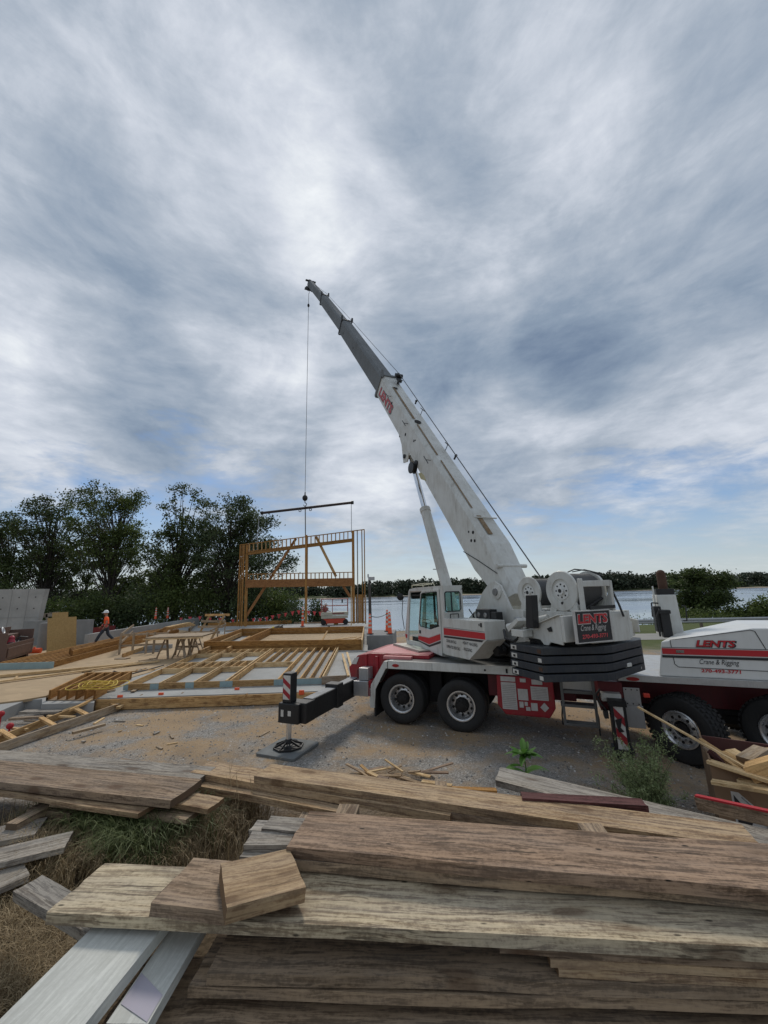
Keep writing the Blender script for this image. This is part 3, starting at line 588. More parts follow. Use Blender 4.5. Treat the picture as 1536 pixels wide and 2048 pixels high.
for k in range(26):
    px,py=random.choice([(random.uniform(20,300),random.uniform(1335,1385)),(random.uniform(500,700),random.uniform(1255,1262)),(random.uniform(150,330),random.uniform(1318,1345)),(random.uniform(460,560),random.uniform(1262,1285))]); a=onz(px,py,.335); an=random.uniform(0,3.1); L=random.uniform(.15,.7)
    board('small_offcut',random.choice([bright,fresh,dusty,bright]),a,a+V((math.cos(an)*L,math.sin(an)*L,0)),random.uniform(.04,.12),.03,label='small loose lumber offcut lying on the building deck',cat='offcut',group='small offcuts littering the deck')
for k in range(14):
    px,py=random.uniform(60,760),random.uniform(1425,1500); a=onz(px,py,.02); an=random.uniform(0,3.1); L=random.uniform(.08,.35)
    board('wood_scrap',random.choice([dusty,greyw,bright]),a,a+V((math.cos(an)*L,math.sin(an)*L,0)),random.uniform(.02,.06),.02,label='small wood scrap lying on the gravel',cat='scrap',group='wood scraps on the gravel')
p=onz(440,1409,.03); mb=MB(); mb.box(p.x-.1,p.x+.1,p.y-.05,p.y+.05,.0,.08); tagit(mb.build('red_scrap',orange,bevel=.02),'small red lump lying on the gravel in front of the form board','scrap')
# ---- stud panel 1 lying on slab
def quadframe(FL,FR,BL,BR):
    def P(u,v,z): a=FL.lerp(FR,u); b=BL.lerp(BR,u); q=a.lerp(b,v); return V((q.x,q.y,z))
    return P
P=quadframe(onz(252,1377,.36),onz(644,1364,.36),onz(407,1306,.36),onz(677,1298,.36))
root=thing('stud_panel','stud wall panel with window openings lying flat on the front of the slab','wall panel',P(.5,.5,.3))
H=.17; zc=SZ+.01+H/2
board('bottom_plate',fresh,P(0,0,zc),P(1.0,0,zc),.042,H,root)
for u0,u1 in ((-.012,.012),(.122,.165),(.30,.343),(.475,.54),(.752,1.0)):
    a,b_=P(u0,0,zc),P(u1,0,zc); n=V((b_-a)).cross(V((0,0,1))).normalized(); board('sill_wrap',bluep,a+n*.024,b_+n*.024,.006,H-.004,root,label='pale blue strip on the front plate')
board('top_plate',fresh,P(.0,1,zc),P(1.,1,zc),.042,H,root)
for u in (0,.163,.182,.338,.357,.50,.522,.77,.83,.885,.935,.985,1.0): board('stud',bright if u in(.163,.338,.5,1.) else fresh,P(u,.01,zc),P(u,.99,zc),.040,H,root)
def hdr(u0,u1,v,n='header'): board(n,bright,P(u0,v,zc),P(u1,v,zc),.042,H,root)
for (u0,u1) in ((.005,.16),(.187,.335),(.36,.497)):
    hdr(u0,u1,.34,'sill'); hdr(u0,u1,.52); hdr(u0,u1,.84)
    for k in (1,2): u=u0+(u1-u0)*k/3; board('cripple',fresh,P(u,.345,zc),P(u,.515,zc),.04,H,root); board('cripple',fresh,P(u,.85,zc),P(u,.99,zc),.04,H,root)
hdr(.527,.765,.44)
for k in (1,2,3): u=.527+.238*k/4; board('cripple',fresh,P(u,.45,zc),P(u,.99,zc),.04,H,root)
a=P(1.02,.02,.32); board('end_block',dusty,P(1.0,-.01,.42),P(1.13,-.01,.43),.05,.22,root)
for k,(x0,y0,x1,y1) in enumerate([(685,1308,697,1352),(694,1305,704,1340)]):
    a=onz(x0,y0,.5); b_=onz(x1,y1,.35); board('prop',bright,a,b_,.08,.04,label=['loose pale board leaning off the right side of the stud panel','second loose board beside the red rear of the crane'][k],cat='board')
# ---- panel 2 behind: deep timber box of beams
P=quadframe(onz(408,1302,.36),onz(724,1298,.36),onz(483,1271,.36),onz(728,1266,.36))
root=thing('beam_frame','large box frame of stacked yellow beams lying behind the stud panel','beam frame',P(.5,.5,.3))
for L in range(2):
    z=SZ+.015+.12+L*.245; q=.0 if L==0 else .004
    for p0,p1 in ((P(0,0,z),P(1-q,0,z)),(P(0,1,z),P(1-q,1,z)),(P(0,.0,z),P(.0,1,z)),(P(.235,0,z),P(.24,1,z))): board('beam',osb_lvl,p0,p1,.09,.235,root)
board('end_plate',bright,P(1,-.02,.55),P(1,1.02,.55),.05,.46,root)
mb=MB(); q=[P(.25,.03,0),P(.99,.03,0),P(.99,.97,0),P(.25,.97,0)]; mb.prism([(v.x,v.y) for v in q],.33,.40,'xy'); mb.build('sheathing',plyfloor,root)
for k,(x0,y0,x1,y1,w) in enumerate([(560,1292,712,1274,.12),(520,1295,600,1285,.1),(685,1286,722,1274,.1),(640,1288,655,1262,.08)]):
    board('loose_board',bright if k!=3 else fresh,onz(x0,y0,.46),onz(x1,y1,.5 if k!=3 else .9),w,.04,label=['long pale board lying inside the beam frame','thin pale board at the left inside the beam frame','short pale board in the right corner of the beam frame','short board propped on the back edge of the beam frame'][k],cat='board',group='loose boards inside the beam frame')
# diag boards left of it
for k,(x0,y0,x1,y1) in enumerate([(398,1306,482,1268),(455,1300,500,1275)]): board('loose_beam',fresh,onz(x0,y0,.5),onz(x1,y1,.5),.10,.2,label=['long slanting beam left of the beam frame','shorter slanting beam in the left bay of the beam frame'][k],cat='beam')
# ---- joist pit
P=quadframe(onz(95,1400,.3),onz(190,1400,.3),onz(170,1361,.3),onz(262,1359,.3))
root=thing('floor_joists','set of open floor joists in the triangular bay with yellow cord on top','joists',P(.5,.5,.1))
mb=MB(); q=[P(0,0,0),P(1,0,0),P(1,1,0),P(0,1,0)]; mb.prism([(v.x,v.y) for v in q],.0,.305,'xy'); 
pit=mb.build('pit_floor',darkw,root)
for k in range(6): u=.02+k*.19; board('joist',osb_lvl,P(u,.01,.42),P(u,.99,.42),.05,.24,root)
board('rim_board',osb_lvl,P(-.02,1,.42),P(1.0,1,.42),.05,.25,root)
mb=MB(); c=onz(196,1372,.6)
for k in range(5):
    pts=[]; r0=random.uniform(.15,.5)
    for i in range(22): a=i*.3+k; pts.append(c+V((math.cos(a)*r0*(1.3+.3*math.sin(a*2+k)),math.sin(a)*r0*1.1,.02*k+.03*math.sin(a*3))))
    mb.tube(pts,.011,5)
tagit(mb.build('yellow_cord',yellow),'tangled yellow extension cord on the open floor joists','cord')
mb=MB(); pts=[onz(x,y,.34) for x,y in ((175,1362),(190,1355),(215,1352),(228,1342),(240,1346),(252,1352),(240,1357),(228,1350),(262,1348),(300,1338),(328,1330))]; mb.tube(pts,.02,6); tagit(mb.build('black_hose',hose),'thin black air hose looping across the plywood deck','hose')
for k,(x0,y0,x1,y1,w) in enumerate([(-40,1368,318,1322,.14),(-40,1356,285,1326,.12)]):
    board('long_board',bright,onz(x0,y0,.38),onz(x1,y1,.38),w,.09 if k else .05,label=['nearer of two long pale boards lying on the plywood deck','farther of two long pale boards lying on the plywood deck'][k],cat='board',group='long pale boards on the plywood deck')
# scattered offcuts
for k,(x0,y0,x1,y1,w,z) in enumerate([(234,1317,256,1317,.3,.34),(300,1318,312,1316,.15,.34),(455,1262,470,1259,.5,.34),(335,1338,352,1330,.1,.34)]):
    board('offcut',dusty,onz(x0,y0,z),onz(x1,y1,z),w,.04,label=['small flat board on the deck below the timber railing','little wood block at the left sawhorse foot','flat board on the slab by the end of the pennants','small offcut at the slab edge near the hose'][k],cat='offcut')
# ---- LVL stack
e0,e1=onz(-60,1342,SZ),onz(108,1337,SZ); far=onz(238,1300,SZ); far2=onz(420,1262,SZ)
d=(far-e1).normalized(); L=15.5; side=(e0-e1).normalized()
for k in range(9):
    a=e1+side*(.12+k*.27)+d*.02; zt=.30+.25/2+.01
    board('engineered_joist',osb_lvl,V((a.x,a.y,zt)),V((a.x,a.y,zt))+d*(L-random.uniform(0,.8)),.085,.25,label=('nearest to the sawhorses' if k==0 else 'farthest left' if k==8 else ['','second','third','fourth','fifth','sixth','seventh','eighth'][k]+' from the sawhorse side')+' of the long yellow joists stacked on the deck',cat='joist',group='long yellow joists laid side by side')
    if k<3:
        a=e1+side*(.25+k*.27)+d*(1.5+k*.4); board('engineered_joist',osb_lvl,V((a.x,a.y,.68)),V((a.x,a.y,.68))+d*(L-5),.085,.22,label='upper layer yellow joist, '+['first','second','third','fourth','fifth','sixth','seventh'][k]+' from the sawhorse side',cat='joist',group='upper layer of long yellow joists')
board('end_board',bluep,V((e0.x,e0.y-.05,.43)),V((e1.x,e1.y-.05,.43)),.05,.26,label='pale blue grey board closing the near end of the yellow joists',cat='board')
# ---- timber railing round the stair opening
pr=[onz(238,1310,SZ),onz(264,1309,SZ),onz(291,1308,SZ),onz(306,1308,SZ)]
root=thing('timber_railing','rough timber guard railing beside the stair opening in the deck','railing',pr[0])
hts=[(238,1268),(264,1273),(291,1272),(306,1282)]
for k,p in enumerate(pr): board('post',dusty,p,p+V((0,0,1.02)),.09,.05,root,up=(0,1,0))
for z in (.72,1.22): board('rail',dusty,V((pr[0].x,pr[0].y,z)),V((pr[3].x+.5,pr[3].y+.3,z)),.04,.09,root)
q0=pr[0]+V((0,0,0)); q1=onz(345,1270,SZ)
for z in (.85,1.25): board('rail',dusty,V((q0.x,q0.y,z)),V((q1.x-1.,q1.y-3,z)),.04,.12,root)
mb=MB(); hp=[onz(245,1311,SZ),onz(318,1305,SZ),onz(345,1291,SZ),onz(285,1297,SZ)]; mb.prism([(p.x,p.y) for p in hp],.325,.330,'xy'); tagit(mb.build('stair_hole_shade',darkvoid),'dark sheet painted as the shade in the stair hole of the plywood deck behind the railing','opening')  # flat dark sheet on the deck stands for the shade down the stairwell
board('curb_board',fresh,onz(245,1312,.40),onz(290,1296,.40),.05,.2,label='low curb board on the left edge of the stair opening',cat='curb')
board('curb_board',conc,onz(288,1296,.42),onz(345,1292,.42),.2,.2,label='grey curb along the back of the stair opening',cat='curb')
# ---- sawhorses and work table
def sawhorse(c,ang,L,H_,label,group):
    M=Matrix.Translation(c)@Matrix.Rotation(ang,4,'Z'); root=thing('sawhorse',label,'sawhorse',M,group)
    T=lambda x,y,z: M@V((x,y,z))
    board('beam',dusty,T(-L/2,0,H_),T(L/2,0,H_),.09,.09,root)
    for sx in (-1,1):
        for sy in (-1,1): board('leg',dusty,T(sx*(L/2-.15),sy*.04,H_-.02),T(sx*(L/2-.02),sy*.34,0),.09,.04,root)
        board('cross_brace',dusty,T(sx*(L/2-.09),-.2,H_*.45),T(sx*(L/2-.09),.2,H_*.45),.04,.09,root)
g_='sawhorses carrying the work table'
s1=onz(338,1316,SZ); s2_=onz(364,1316,SZ); s3=onz(392,1300,SZ)
sawhorse(s1+V((0,.2,0)),R(70),1.0,.9,'left sawhorse under the work table',g_); sawhorse(s2_+V((.1,.2,0)),R(75),1.0,.9,'middle sawhorse under the work table',g_); sawhorse(onz(382,1309,SZ),R(80),1.0,.9,'right sawhorse under the work table',g_)
root=thing('work_table','wooden work table top of plywood laid across three sawhorses','work table',s1+V((0,0,.95)))
tp=[onz(304,1277,1.24),onz(392,1275,1.24),onz(398,1268,1.24),onz(318,1269,1.24)]
tp=[V((-10.25,17.0,0)),V((-7.95,17.25,0)),V((-8.1,18.8,0)),V((-10.5,18.5,0))]
mb=MB(); mb.prism([(p.x,p.y) for p in tp],1.245,1.30,'xy'); mb.build('table_top',dusty,root)
board('lower_plank',bright,V((-10.35,17.0,1.22)),V((-7.9,17.2,1.22)),.05,.05,root)
# stacked planks behind & timber A frame
for k in range(6):
    a=onz(318+k*3,1262-k*1.5,.75+.05*k); b_=onz(388-k*2,1250-k,.75+.05*k)
    board('stacked_plank',bright if k%2 else fresh,a,b_,.28,.05,label=['lowest','second lowest','third','fourth','second highest','topmost'][k]+' plank of the small plank pile behind the work table',cat='plank',group='plank pile behind the work table')
for k,(x,y) in enumerate([(335,1272),(378,1264)]): board('bearer',dusty,onz(x,y,.30),onz(x+10,y-12,.30)+V((0,0,.2)),.12,.5,label=['left','right'][k]+' bearer block under the small plank pile',cat='bearer')
a0,a1=onz(387,1287,SZ),onz(417,1288,SZ)
root=thing('timber_rack','tall rough timber rack of two leaning posts beside the work table','rack',a0)
for a in (a0,a1): board('post',fresh,a,a+V((.45,.9,1.55)),.14,.05,root)
for z,f in ((1.5,.95),(1.15,.7),(.85,.5),(.55,.3)):
    board('rail',dusty if f<.9 else fresh,a0+V((.45*f-.25,.9*f,z+.05)),a1+V((.45*f+.35,.9*f,z+.05)),.04,.13,root)
for k,(x,y) in enumerate([(434,1287),(449,1270)]): board('thin_post',dusty,onz(x,y,SZ),onz(x,y,SZ)+V((0,0,1.0)),.06,.05,up=(0,1,0),label=['left','right'][k]+' thin timber post between rack and frame',cat='post',group='thin timber posts by the rack')
board('thin_rail',dusty,onz(420,1262,.8),onz(452,1248,1.05),.04,.1,label='slanting rail between the rack and the thin posts',cat='rail')
mb=MB(); p=onz(430,1290,SZ); mb.cyl(p,p+V((0,0,.38)),.17,.2,14); tagit(mb.build('bucket',black),'black bucket standing on the slab beside the timber rack','bucket')
# ---- concrete walls, osb, job boxes
w0=onz(142,1303,SZ); w1=onz(176,1282,SZ); w2=V((-24.5,41.5,SZ)); 
mb=MB(); 
def wallseg(mb,a,b,h,t,z0=0.): 
    a,b=V((a.x,a.y,0)),V((b.x,b.y,0)); n=(b-a).cross(V((0,0,1))).normalized()*t; q=[a,b,b-n,a-n]; mb.prism([(p.x,p.y) for p in q],z0,h,'xy')
wq=onz(168,1288,SZ); we=onz(385,1247,SZ)
root=thing('low_concrete_wall','long low concrete foundation wall running back behind the orange-shirted worker','wall',w0)
mb=MB(); wallseg(mb,onz(176,1290,SZ),onz(398,1248,SZ),.92,.25); mb.build('wall_low',conc,root); mb=MB(); wallseg(mb,onz(176,1289,SZ)+V((-4.1,.0,0)),onz(176,1289,SZ),1.75,.26); mb.build('wall_step',conc2,root)
sh0,sh1=onz(84,1308,SZ),onz(143,1300,SZ)
def leansheet(a,b,h,t,mat,name,label,cat,parent=None):
    mb=MB(); d=(b-a).normalized(); n=d.cross(V((0,0,1))); q=[a+n*.35,b+n*.35,b+V((0,0,h))-n*0+n*.05,a+V((0,0,h))+n*.05]
    vs=q+[p-n*t for p in q]; mb.add(vs,[(0,1,2,3),(7,6,5,4),(0,4,5,1),(1,5,6,2),(2,6,7,3),(3,7,4,0)]); o=mb.build(name,mat,parent); 
    if parent is None: tagit(o,label,cat)
    return o
leansheet(sh0,sh1,1.75,.03,osb,'osb_sheet','large yellow strand board sheet leaning on the concrete wall','sheet')
leansheet(sh0+V((-.1,.35,0)),sh0.lerp(sh1,.55)+V((-.1,.35,0)),2.02,.03,osb,'osb_sheet','smaller strand board sheet sticking up behind the large one','sheet')
# tall wall
A=ony(-60,1200,25);B_=ony(83,1200,25)
root=thing('tall_concrete_wall','tall grey concrete retaining wall at the left edge with tie holes and panel seams','wall',V((A.x,25,.3)))
mb=MB(); mb.add([(A.x-6,25,0),(B_.x-.2,25,0),(B_.x+.12,25,3.7),(A.x-6,25,3.85),(A.x-6,25.35,0),(B_.x-.2,25.35,0),(B_.x+.12,25.35,3.7),(A.x-6,25.35,3.85)],[(0,1,2,3),(7,6,5,4),(0,4,5,1),(1,5,6,2),(2,6,7,3),(3,7,4,0)]); mb.build('wall',conc,root)
mb=MB()
for k in range(7): x=B_.x-.9-k*1.05; mb.box(x-.012,x+.012,24.985,25.002,.3,3.68)
mb.box(A.x-6,B_.x-.1,24.985,25.002,1.95,1.98); mb.build('seam',paint('seam_dark',(.3,.3,.29),.9),root)
mb=MB()
for k in range(7):
    for z in (1.2,2.5,3.2): x=B_.x-.4-k*1.05; mb.cyl((x,24.98,z),(x,25.01,z),.035,n=8)
mb.build('tie_hole',darkvoid,root)
mb=MB(); c=onz(73,1303,SZ); mb.cyl((c.x,c.y+.4,.0),(c.x,c.y+.4,1.75),.30,n=24); tagit(mb.build('concrete_pier',conc2,smooth=50),'round grey concrete pier between the brown job box and the strand board','pier')
c=onz(73,1309,SZ); mb=MB(); mb.cyl((c.x-.28,c.y-.25,.5),(c.x+.28,c.y-.1,.5),.13,n=14); mb.cyl((c.x,c.y-.18,.6),(c.x,c.y-.18,.68),.05,n=10); tagit(mb.build('red_canister',orange,smooth=40),'small red canister lying at the foot of the pier','canister')
# grey timber bench
root=thing('grey_rail','weathered grey plank rail behind the strand board sheets','rail',onz(84,1262,SZ)+V((0,2,0)))
yb=25.6
for x0,x1,y0 in ((81,117,1229),(80,120,1247)): board('plank',greyw,ony(x0,y0+3,yb),ony(x1,y0-2,yb),.06,.26,root)
for x in (94,112): board('post',greyw,ony(x,1258,yb),ony(x,1228,yb),.12,.06,root,up=(0,1,0))
mb=MB(); 
pts=[ony(120,1262,27),ony(150,1262,28),ony(178,1266,29),ony(230,1258,33)]; 
for a,b_ in zip(pts[:-1],pts[1:]): mb.add([a+V((0,0,.35)),b_+V((0,0,.3)),b_+V((0,0,-.6)),a+V((0,0,-.6)),a+V((0,.02,.35)),b_+V((0,.02,.3)),b_+V((0,.02,-.6)),a+V((0,.02,-.6))],[(0,1,2,3),(7,6,5,4),(0,4,5,1),(3,2,6,7)])
tagit(mb.build('silt_fence',silt),'low dark red fabric fence behind the low concrete wall','fence')
# job box
def make_jobbox():
    a,b_=onz(8,1331,SZ),onz(63,1312,SZ); d=(b_-a).normalized(); n=V((-d.y,d.x,0)); L=(b_-a).length
    M=frame((a.x,a.y,SZ),d,n); root=thing('job_box','open brown steel job box full of tools and cords','tool chest',M); 
    m=MB(M); m.box(0,L,0,.05,.18,.85); m.box(0,L,.95,1.0,.18,1.45); m.box(0,.05,.05,.95,.18,1.3); m.box(L-.05,L,.05,.95,.18,1.3); m.box(.05,L-.05,.05,.95,.18,.24); m.build('case',jobbox,root,bevel=.015)
    m=MB(M); m.box(.1,L-.1,-.03,-.001,.28,.68); m.build('front_panel',jobbox,root,bevel=.01)
    for x in (.12,L-.35): m=MB(M); m.box(x,x+.25,.1,.9,.0,.18); m.build('skid',jobbox,root)
    m=MB(M)
    for k in range(14):
        x=random.uniform(.2,L-.2); y=random.uniform(.15,.8); r=random.uniform(.06,.16); m.lathe([(r,0),(r+.03,.02),(r,.04),(r-.03,.02)],(x,y,.86+random.uniform(-.1,.12)),(random.uniform(-.5,.5),random.uniform(-.5,.5),1),12,True)
    tagit(m.build('coiled_cord',hose,None),'coiled black cords heaped inside the brown job box','cords')
    m=MB(M); m.cyl((L*.42,.3,.72),(L*.42,.3,1.0),.17,.1,14); m.sphere((L*.42,.3,1.02),.11); tagit(m.build('red_tool',paint('tool_red',(.4,.03,.05),.4),None,smooth=50),'red tool sticking out of the brown job box','tool')
    m=MB(M); m.lathe([(.13,0),(.17,.03),(.13,.06),(.1,.03)],(L*.5,.75,1.35),(.1,-1,.3),16,True); tagit(m.build('tape_roll',hatw,None,smooth=50),'white roll hanging on the back of the brown job box','roll')
    a2=onz(-25,1331,SZ); M2=frame((a2.x-.3,a2.y+.9,SZ),d,n); root=thing('job_box','second brown job box behind with its tall lid raised','tool chest',M2)
    m=MB(M2); m.box(0,1.5,0,1.,.1,1.15); m.build('case',jobbox,root,bevel=.02)
    m=MB(M2); m.prism([(1.0,1.25),(1.6,1.35),(1.62,1.95),(1.05,1.95)],-.6,1.75,'yz'); m.build('lid',jobbox,root,bevel=.02)
    m=MB(M2); m.lathe([(.17,0),(.24,.04),(.17,.08),(.11,.04)],(.95,.9,1.7),(0,-1,.15),20,True); tagit(m.build('white_hard_hat',hatw,None,smooth=50),'round white hat hung on the raised brown lid','hat')
make_jobbox()
# ---- retaining block with cones at right
zt=.75
q=[onz(733,1271,zt),onz(786,1270,zt)]; q=[V((q[0].x,q[0].y,0)),V((q[1].x,q[1].y,0))]; q+= [q[1]+V((.25,3.0,0)),q[0]+V((.1,3.0,0))]
mb=MB(); mb.prism([(p.x,p.y) for p in q],-.4,zt,'xy'); tagit(mb.build('concrete_block_wall',conc2,bevel=.02),'square concrete wall end beside the slab carrying three traffic cones','wall')
q=[onz(700,1302,.28),onz(736,1301,.28),onz(765,1300,.28),onz(800,1310,.28)]
mb=MB(); mb.box(-1.9,2.2,18.4,18.75,-.2,.33); tagit(mb.build('concrete_wall',conc2,M=Matrix.Translation((0,18.5,0))),'low grey concrete wall behind the red rear of the crane','wall')
def cone(c,h,label,group):
    M=Matrix.Translation(c); root=thing('traffic_cone',label,'traffic cone',M,group)
    m=MB(M); m.prism([(-.2*math.cos(i*math.pi/4+.39)*-1,.2*math.sin(i*math.pi/4+.39)) for i in range(8)],0,.05,'xy'); m.build('base',black,root)
    m=MB(M); m.lathe([(.12,.05),(.11,.1),(.06,h*.95),(.045,h*.96),(.05,h*1.0),(.0,h*1.01)],(0,0,0),(0,0,1),18); m.build('body',orange,root,smooth=40)
    for f in (.3,.5,.7,.86):
        r=lambda q:.112-(.112-.06)*(q*h-.1)/(h*.85)
        m=MB(M); m.lathe([(r(f)+.004,f*h),(r(f+.09)+.004,(f+.09)*h)],(0,0,0),(0,0,1),18); m.build('band',reflw,root,smooth=40)
g_='tall orange traffic cones with white bands'
cA=onz(740,1269,zt); cB=onz(780,1269,zt); cC=onz(775,1263,zt)
cone(cA+V((0,.15,0)),1.05,'cone on the concrete block next to the dark lamp pole',g_); cone(cB+V((0,.15,0)),1.15,'nearer cone of the pair on the right end of the block',g_); cone(cC,1.2,'farther cone of the pair on the right end of the block',g_)
cone(V((-23.0,39.5,.9)),1.15,'left cone of the distant pair on the long low wall',g_); cone(V((-22.2,40.2,.9)),1.15,'right cone of the distant pair on the long low wall',g_)
cone(onz(608,1252,.3)+V((0,-.6,0)),1.6,'cone half hidden behind the middle post of the frame',g_)
mb=MB(); a=cA+V((0,.15,.95)); b_=cC+V((0,0,.98)); mb.tube([a.lerp(b_,i/8)-V((0,0,.12*math.sin(math.pi*i/8))) for i in range(9)],.02,5); tagit(mb.build('chain',black),'thin dark chain hung between the traffic cones','chain')
# lamp pole
pb=V((onz(740,1262,.0).x,27.5,-.5)); pb=ony(741,1262,27.5); M=Matrix.Translation((pb.x,27.5,-.6)); root=thing('lamp_pole','dark slender pole with a small lamp head beside the timber frame','pole',M)
zt_=ony(739,1158,27.5).z; m=MB(M); m.cyl((0,0,0),(-.02,0,zt_+.6),.13,.09,12); m.build('pole',paint('weathered_pole',(.07,.065,.06),.9),root,smooth=40)
m=MB(M); m.box(-.1,.35,-.12,.12,zt_+.5,zt_+.75); m.cyl((-.1,0,zt_+.7),(-.1,0,zt_+.95),.05); m.build('lamp_head',galv,root,bevel=.02)
beamw=wood('orange_beam_wood',(.34,.165,.065),(.20,.085,.03),knots=.4,stain=.4,var=.15)
# ---- raised wall frame
B0,B1=V((-12.6,34.0,.42)),V((-1.77,32.2,.42)); wd=(B1-B0).normalized(); wn=V((-wd.y,wd.x,0))
def W(px,py,off=0.): return onv(px,py,(B0.x+wn.x*off,B0.y+wn.y*off),(wn.x,wn.y))
root=thing('wall_frame','tall open timber wall frame with braces being raised by the crane','wall frame',W(610,1250))
wup=tuple(wn)
def wb(n,m,x0,y0,x1,y1,w,off=0.,d=.14): board(n,m,W(x0,y0,off),W(x1,y1,off),w,d,root,up=wup)
lv=osb_lvl
for x0,x1,w in ((474.5,481,.05),(479,485,.05),(483,488.5,.07),(490.5,494.5,.2)): wb('post',lv,x0,1253,x1,1090,w)
wb('post',lv,707.5,1247,706,1062,.19)
for x0,x1 in ((716,714.5),(726,723.5),(730.5,728.5)): wb('stud',lv if x0>720 else greyw,x0,1247,x1,1060,.055)
for k in range(6): x=713+k*2.7; wb('infill_board',lv,x,1246,x-.3,1189,.10,.02,.03)
wb('middle_post',lv,612,1247,612.5,1070,.16,-.05,.16); wb('middle_post',beamw,614,1170,614.5,1072,.10,.1,.1)
wb('top_chord',lv,480,1090,729,1059,.06); wb('header',lv,494,1108,706,1081,.20); wb('header',lv,494,1104,706,1078,.10,.1)
wb('girt',beamw,492,1167.5,707,1164,.66,-.02,.2); wb('rail',lv,494,1148.5,705,1144.5,.06)
k=0; x=499
while x<703:
    f=(x-494)/212; wb('short_stud',fresh,x,1107-27*f-2,x,1088-26.5*f+1,.05); 
    f2=(x-494)/211; wb('short_stud',fresh,x,1148-4*f2,x,1159,.045); x+=8.2
wb('brace',beamw,492,1233,592,1077,.22,.12,.05); wb('brace',fresh,632,1073,672,1153,.22,.12,.05); wb('brace',beamw,684,1168,700,1193,.2,.12,.05)
wb('bright_post',bright,702.5,1251,702.5,1172,.07,-.14,.05); wb('white_stud',hatw,731.5,1248,731.5,1190,.09,.1,.04)
# back curb
a,b_=onz(480,1252,.34),onz(582,1247,.34); board('curb_beam',lv,a+V((-3,.3,.12)),b_+V((0,.3,.12)),.2,.35,label='thick yellow beam on the back edge of the slab left of the middle post',cat='beam')
board('curb_beam',dusty,b_+V((.2,.4,.0)),onz(730,1245,.34)+V((0,.4,0)),.2,.16,label='low timber along the back edge of the slab under the lift',cat='beam')
# spreader bar, slings, hook
root=thing('spreader_bar','long dark steel spreader bar hanging level above the timber frame','spreader bar',W(612,1015))
m=MB(); m.cyl(W(524,1026),W(705,1005),.115,n=12); m.build('bar',paint('bar_maroon',(.03,.018,.02),.5),root,smooth=40)
for x,y in ((524,1026),(705,1005)): m=MB(); a=W(x,y); m.cyl(a-wd*.08,a+wd*.08,.16,n=12); m.build('end_cap',black,root,smooth=40)
for x,y in ((600,1019),(621,1017)): m=MB(); a=W(x,y); m.lathe([(.1,-.02),(.13,0),(.1,.02),(.07,0)],a-V((0,0,.1)),(0,1,0),12,True); m.build('lug',black,root)
for k,(x0,y0,x1,y1) in enumerate([(518,1034,514,1092),(610.5,1012,611,1074),(702.5,1008,703,1066)]):
    m=MB(); m.cyl(W(x0,y0),W(x1,y1),.028 if k!=1 else .05,n=6); tagit(m.build('sling',galv if k!=1 else greyb),['left','middle','right'][k]+' lifting sling between spreader bar and timber frame','sling','slings on the spreader bar')
top_rope=W(616.5,589); hk=W(610,996)
root=thing('hoist_line','thin steel hoist line with black overhaul ball and hook','hoist line',hk)
m=MB(); m.cyl(V((hk.x,hk.y,hk.z)),V((hk.x,hk.y,32.4)),.022,n=6); m.build('rope',ropem,root)
m=MB(); m.sphere(hk,.24,16,(1,1,1.15)); m.cyl(hk+V((0,0,.2)),hk+V((0,0,.55)),.07,.04); m.build('ball',black,root,smooth=60)
m=MB(); m.tube([hk+V((.0,0,-.25)),hk+V((0,0,-.42)),hk+V((.14,0,-.52)),hk+V((.12,0,-.68)),hk+V((-.04,0,-.74)),hk+V((-.13,0,-.62))],.04,7,.025); m.build('hook',black,root,smooth=60)
m=MB(); q=V((hk.x,hk.y,31.0)); m.sphere(q,.12,10,(1,1,1.6)); m.build('anti_block_weight',black,root)
# ---- scissor lift
zb=.3; a,b_=onz(641,1251,zb),onz(697,1249,zb); a.y-=.0; d=(b_-a).normalized(); M=frame((a.x,a.y,zb),d,V((-d.y,d.x,0))); L=(b_-a).length
root=thing('scissor_lift','small scissor lift with cream platform and red rails on the slab','scissor lift',M)
m=MB(M); m.box(.25,L-.25,0,.8,.12,.55); m.build('chassis',paint('lift_orange',(.6,.07,.03),.5,dirt=.3),root,bevel=.04)
for x in (.25,L-.25):
    for y in (-.05,.7): m=MB(M); m.lathe([(0,0),(.2,0),(.23,.03),(.23,.15),(.2,.18),(0,.18)],(x,y,.23),(0,1,0),16); m.build('wheel',rubber,root,smooth=40)
m=MB(M)
for k in range(3): z=.58+.06*k; m.beam((.2,.1,z),(L-.2,.1,z+.03),.05,.05); m.beam((.2,.7,z+.03),(L-.2,.7,z),.05,.05)
m.build('scissor_arms',lift_c,root)
m=MB(M); m.box(.0,L,-.03,.83,.80,1.08); m.box(.05,L-.05,-.05,-.03,.55,.78); m.build('platform',lift_c,root,bevel=.02)
m=MB(M); m.box(L*.42,L*.85,-.045,-.031,.93,1.02); m.build('lettering_strip',paint('lift_dark_red',(.2,.03,.04),.5),root)
m=MB(M)
for x in (.05,L*.42,L-.05):
    for y in (0.,.8): m.cyl((x,y,1.08),(x,y,2.2),.028,n=8)
for z in (1.62,2.2):
    for y in (0.,.8): m.cyl((.05,y,z),(L-.05,y,z),.03,n=8)
    for x in (.05,L-.05): m.cyl((x,0,z),(x,.8,z),.03,n=8)
m.build('guard_rail',lift_r,root,smooth=50)
m=MB(M); m.box(L*.75,L*.8,-.05,.0,1.85,2.15); m.build('control_box',black,root)
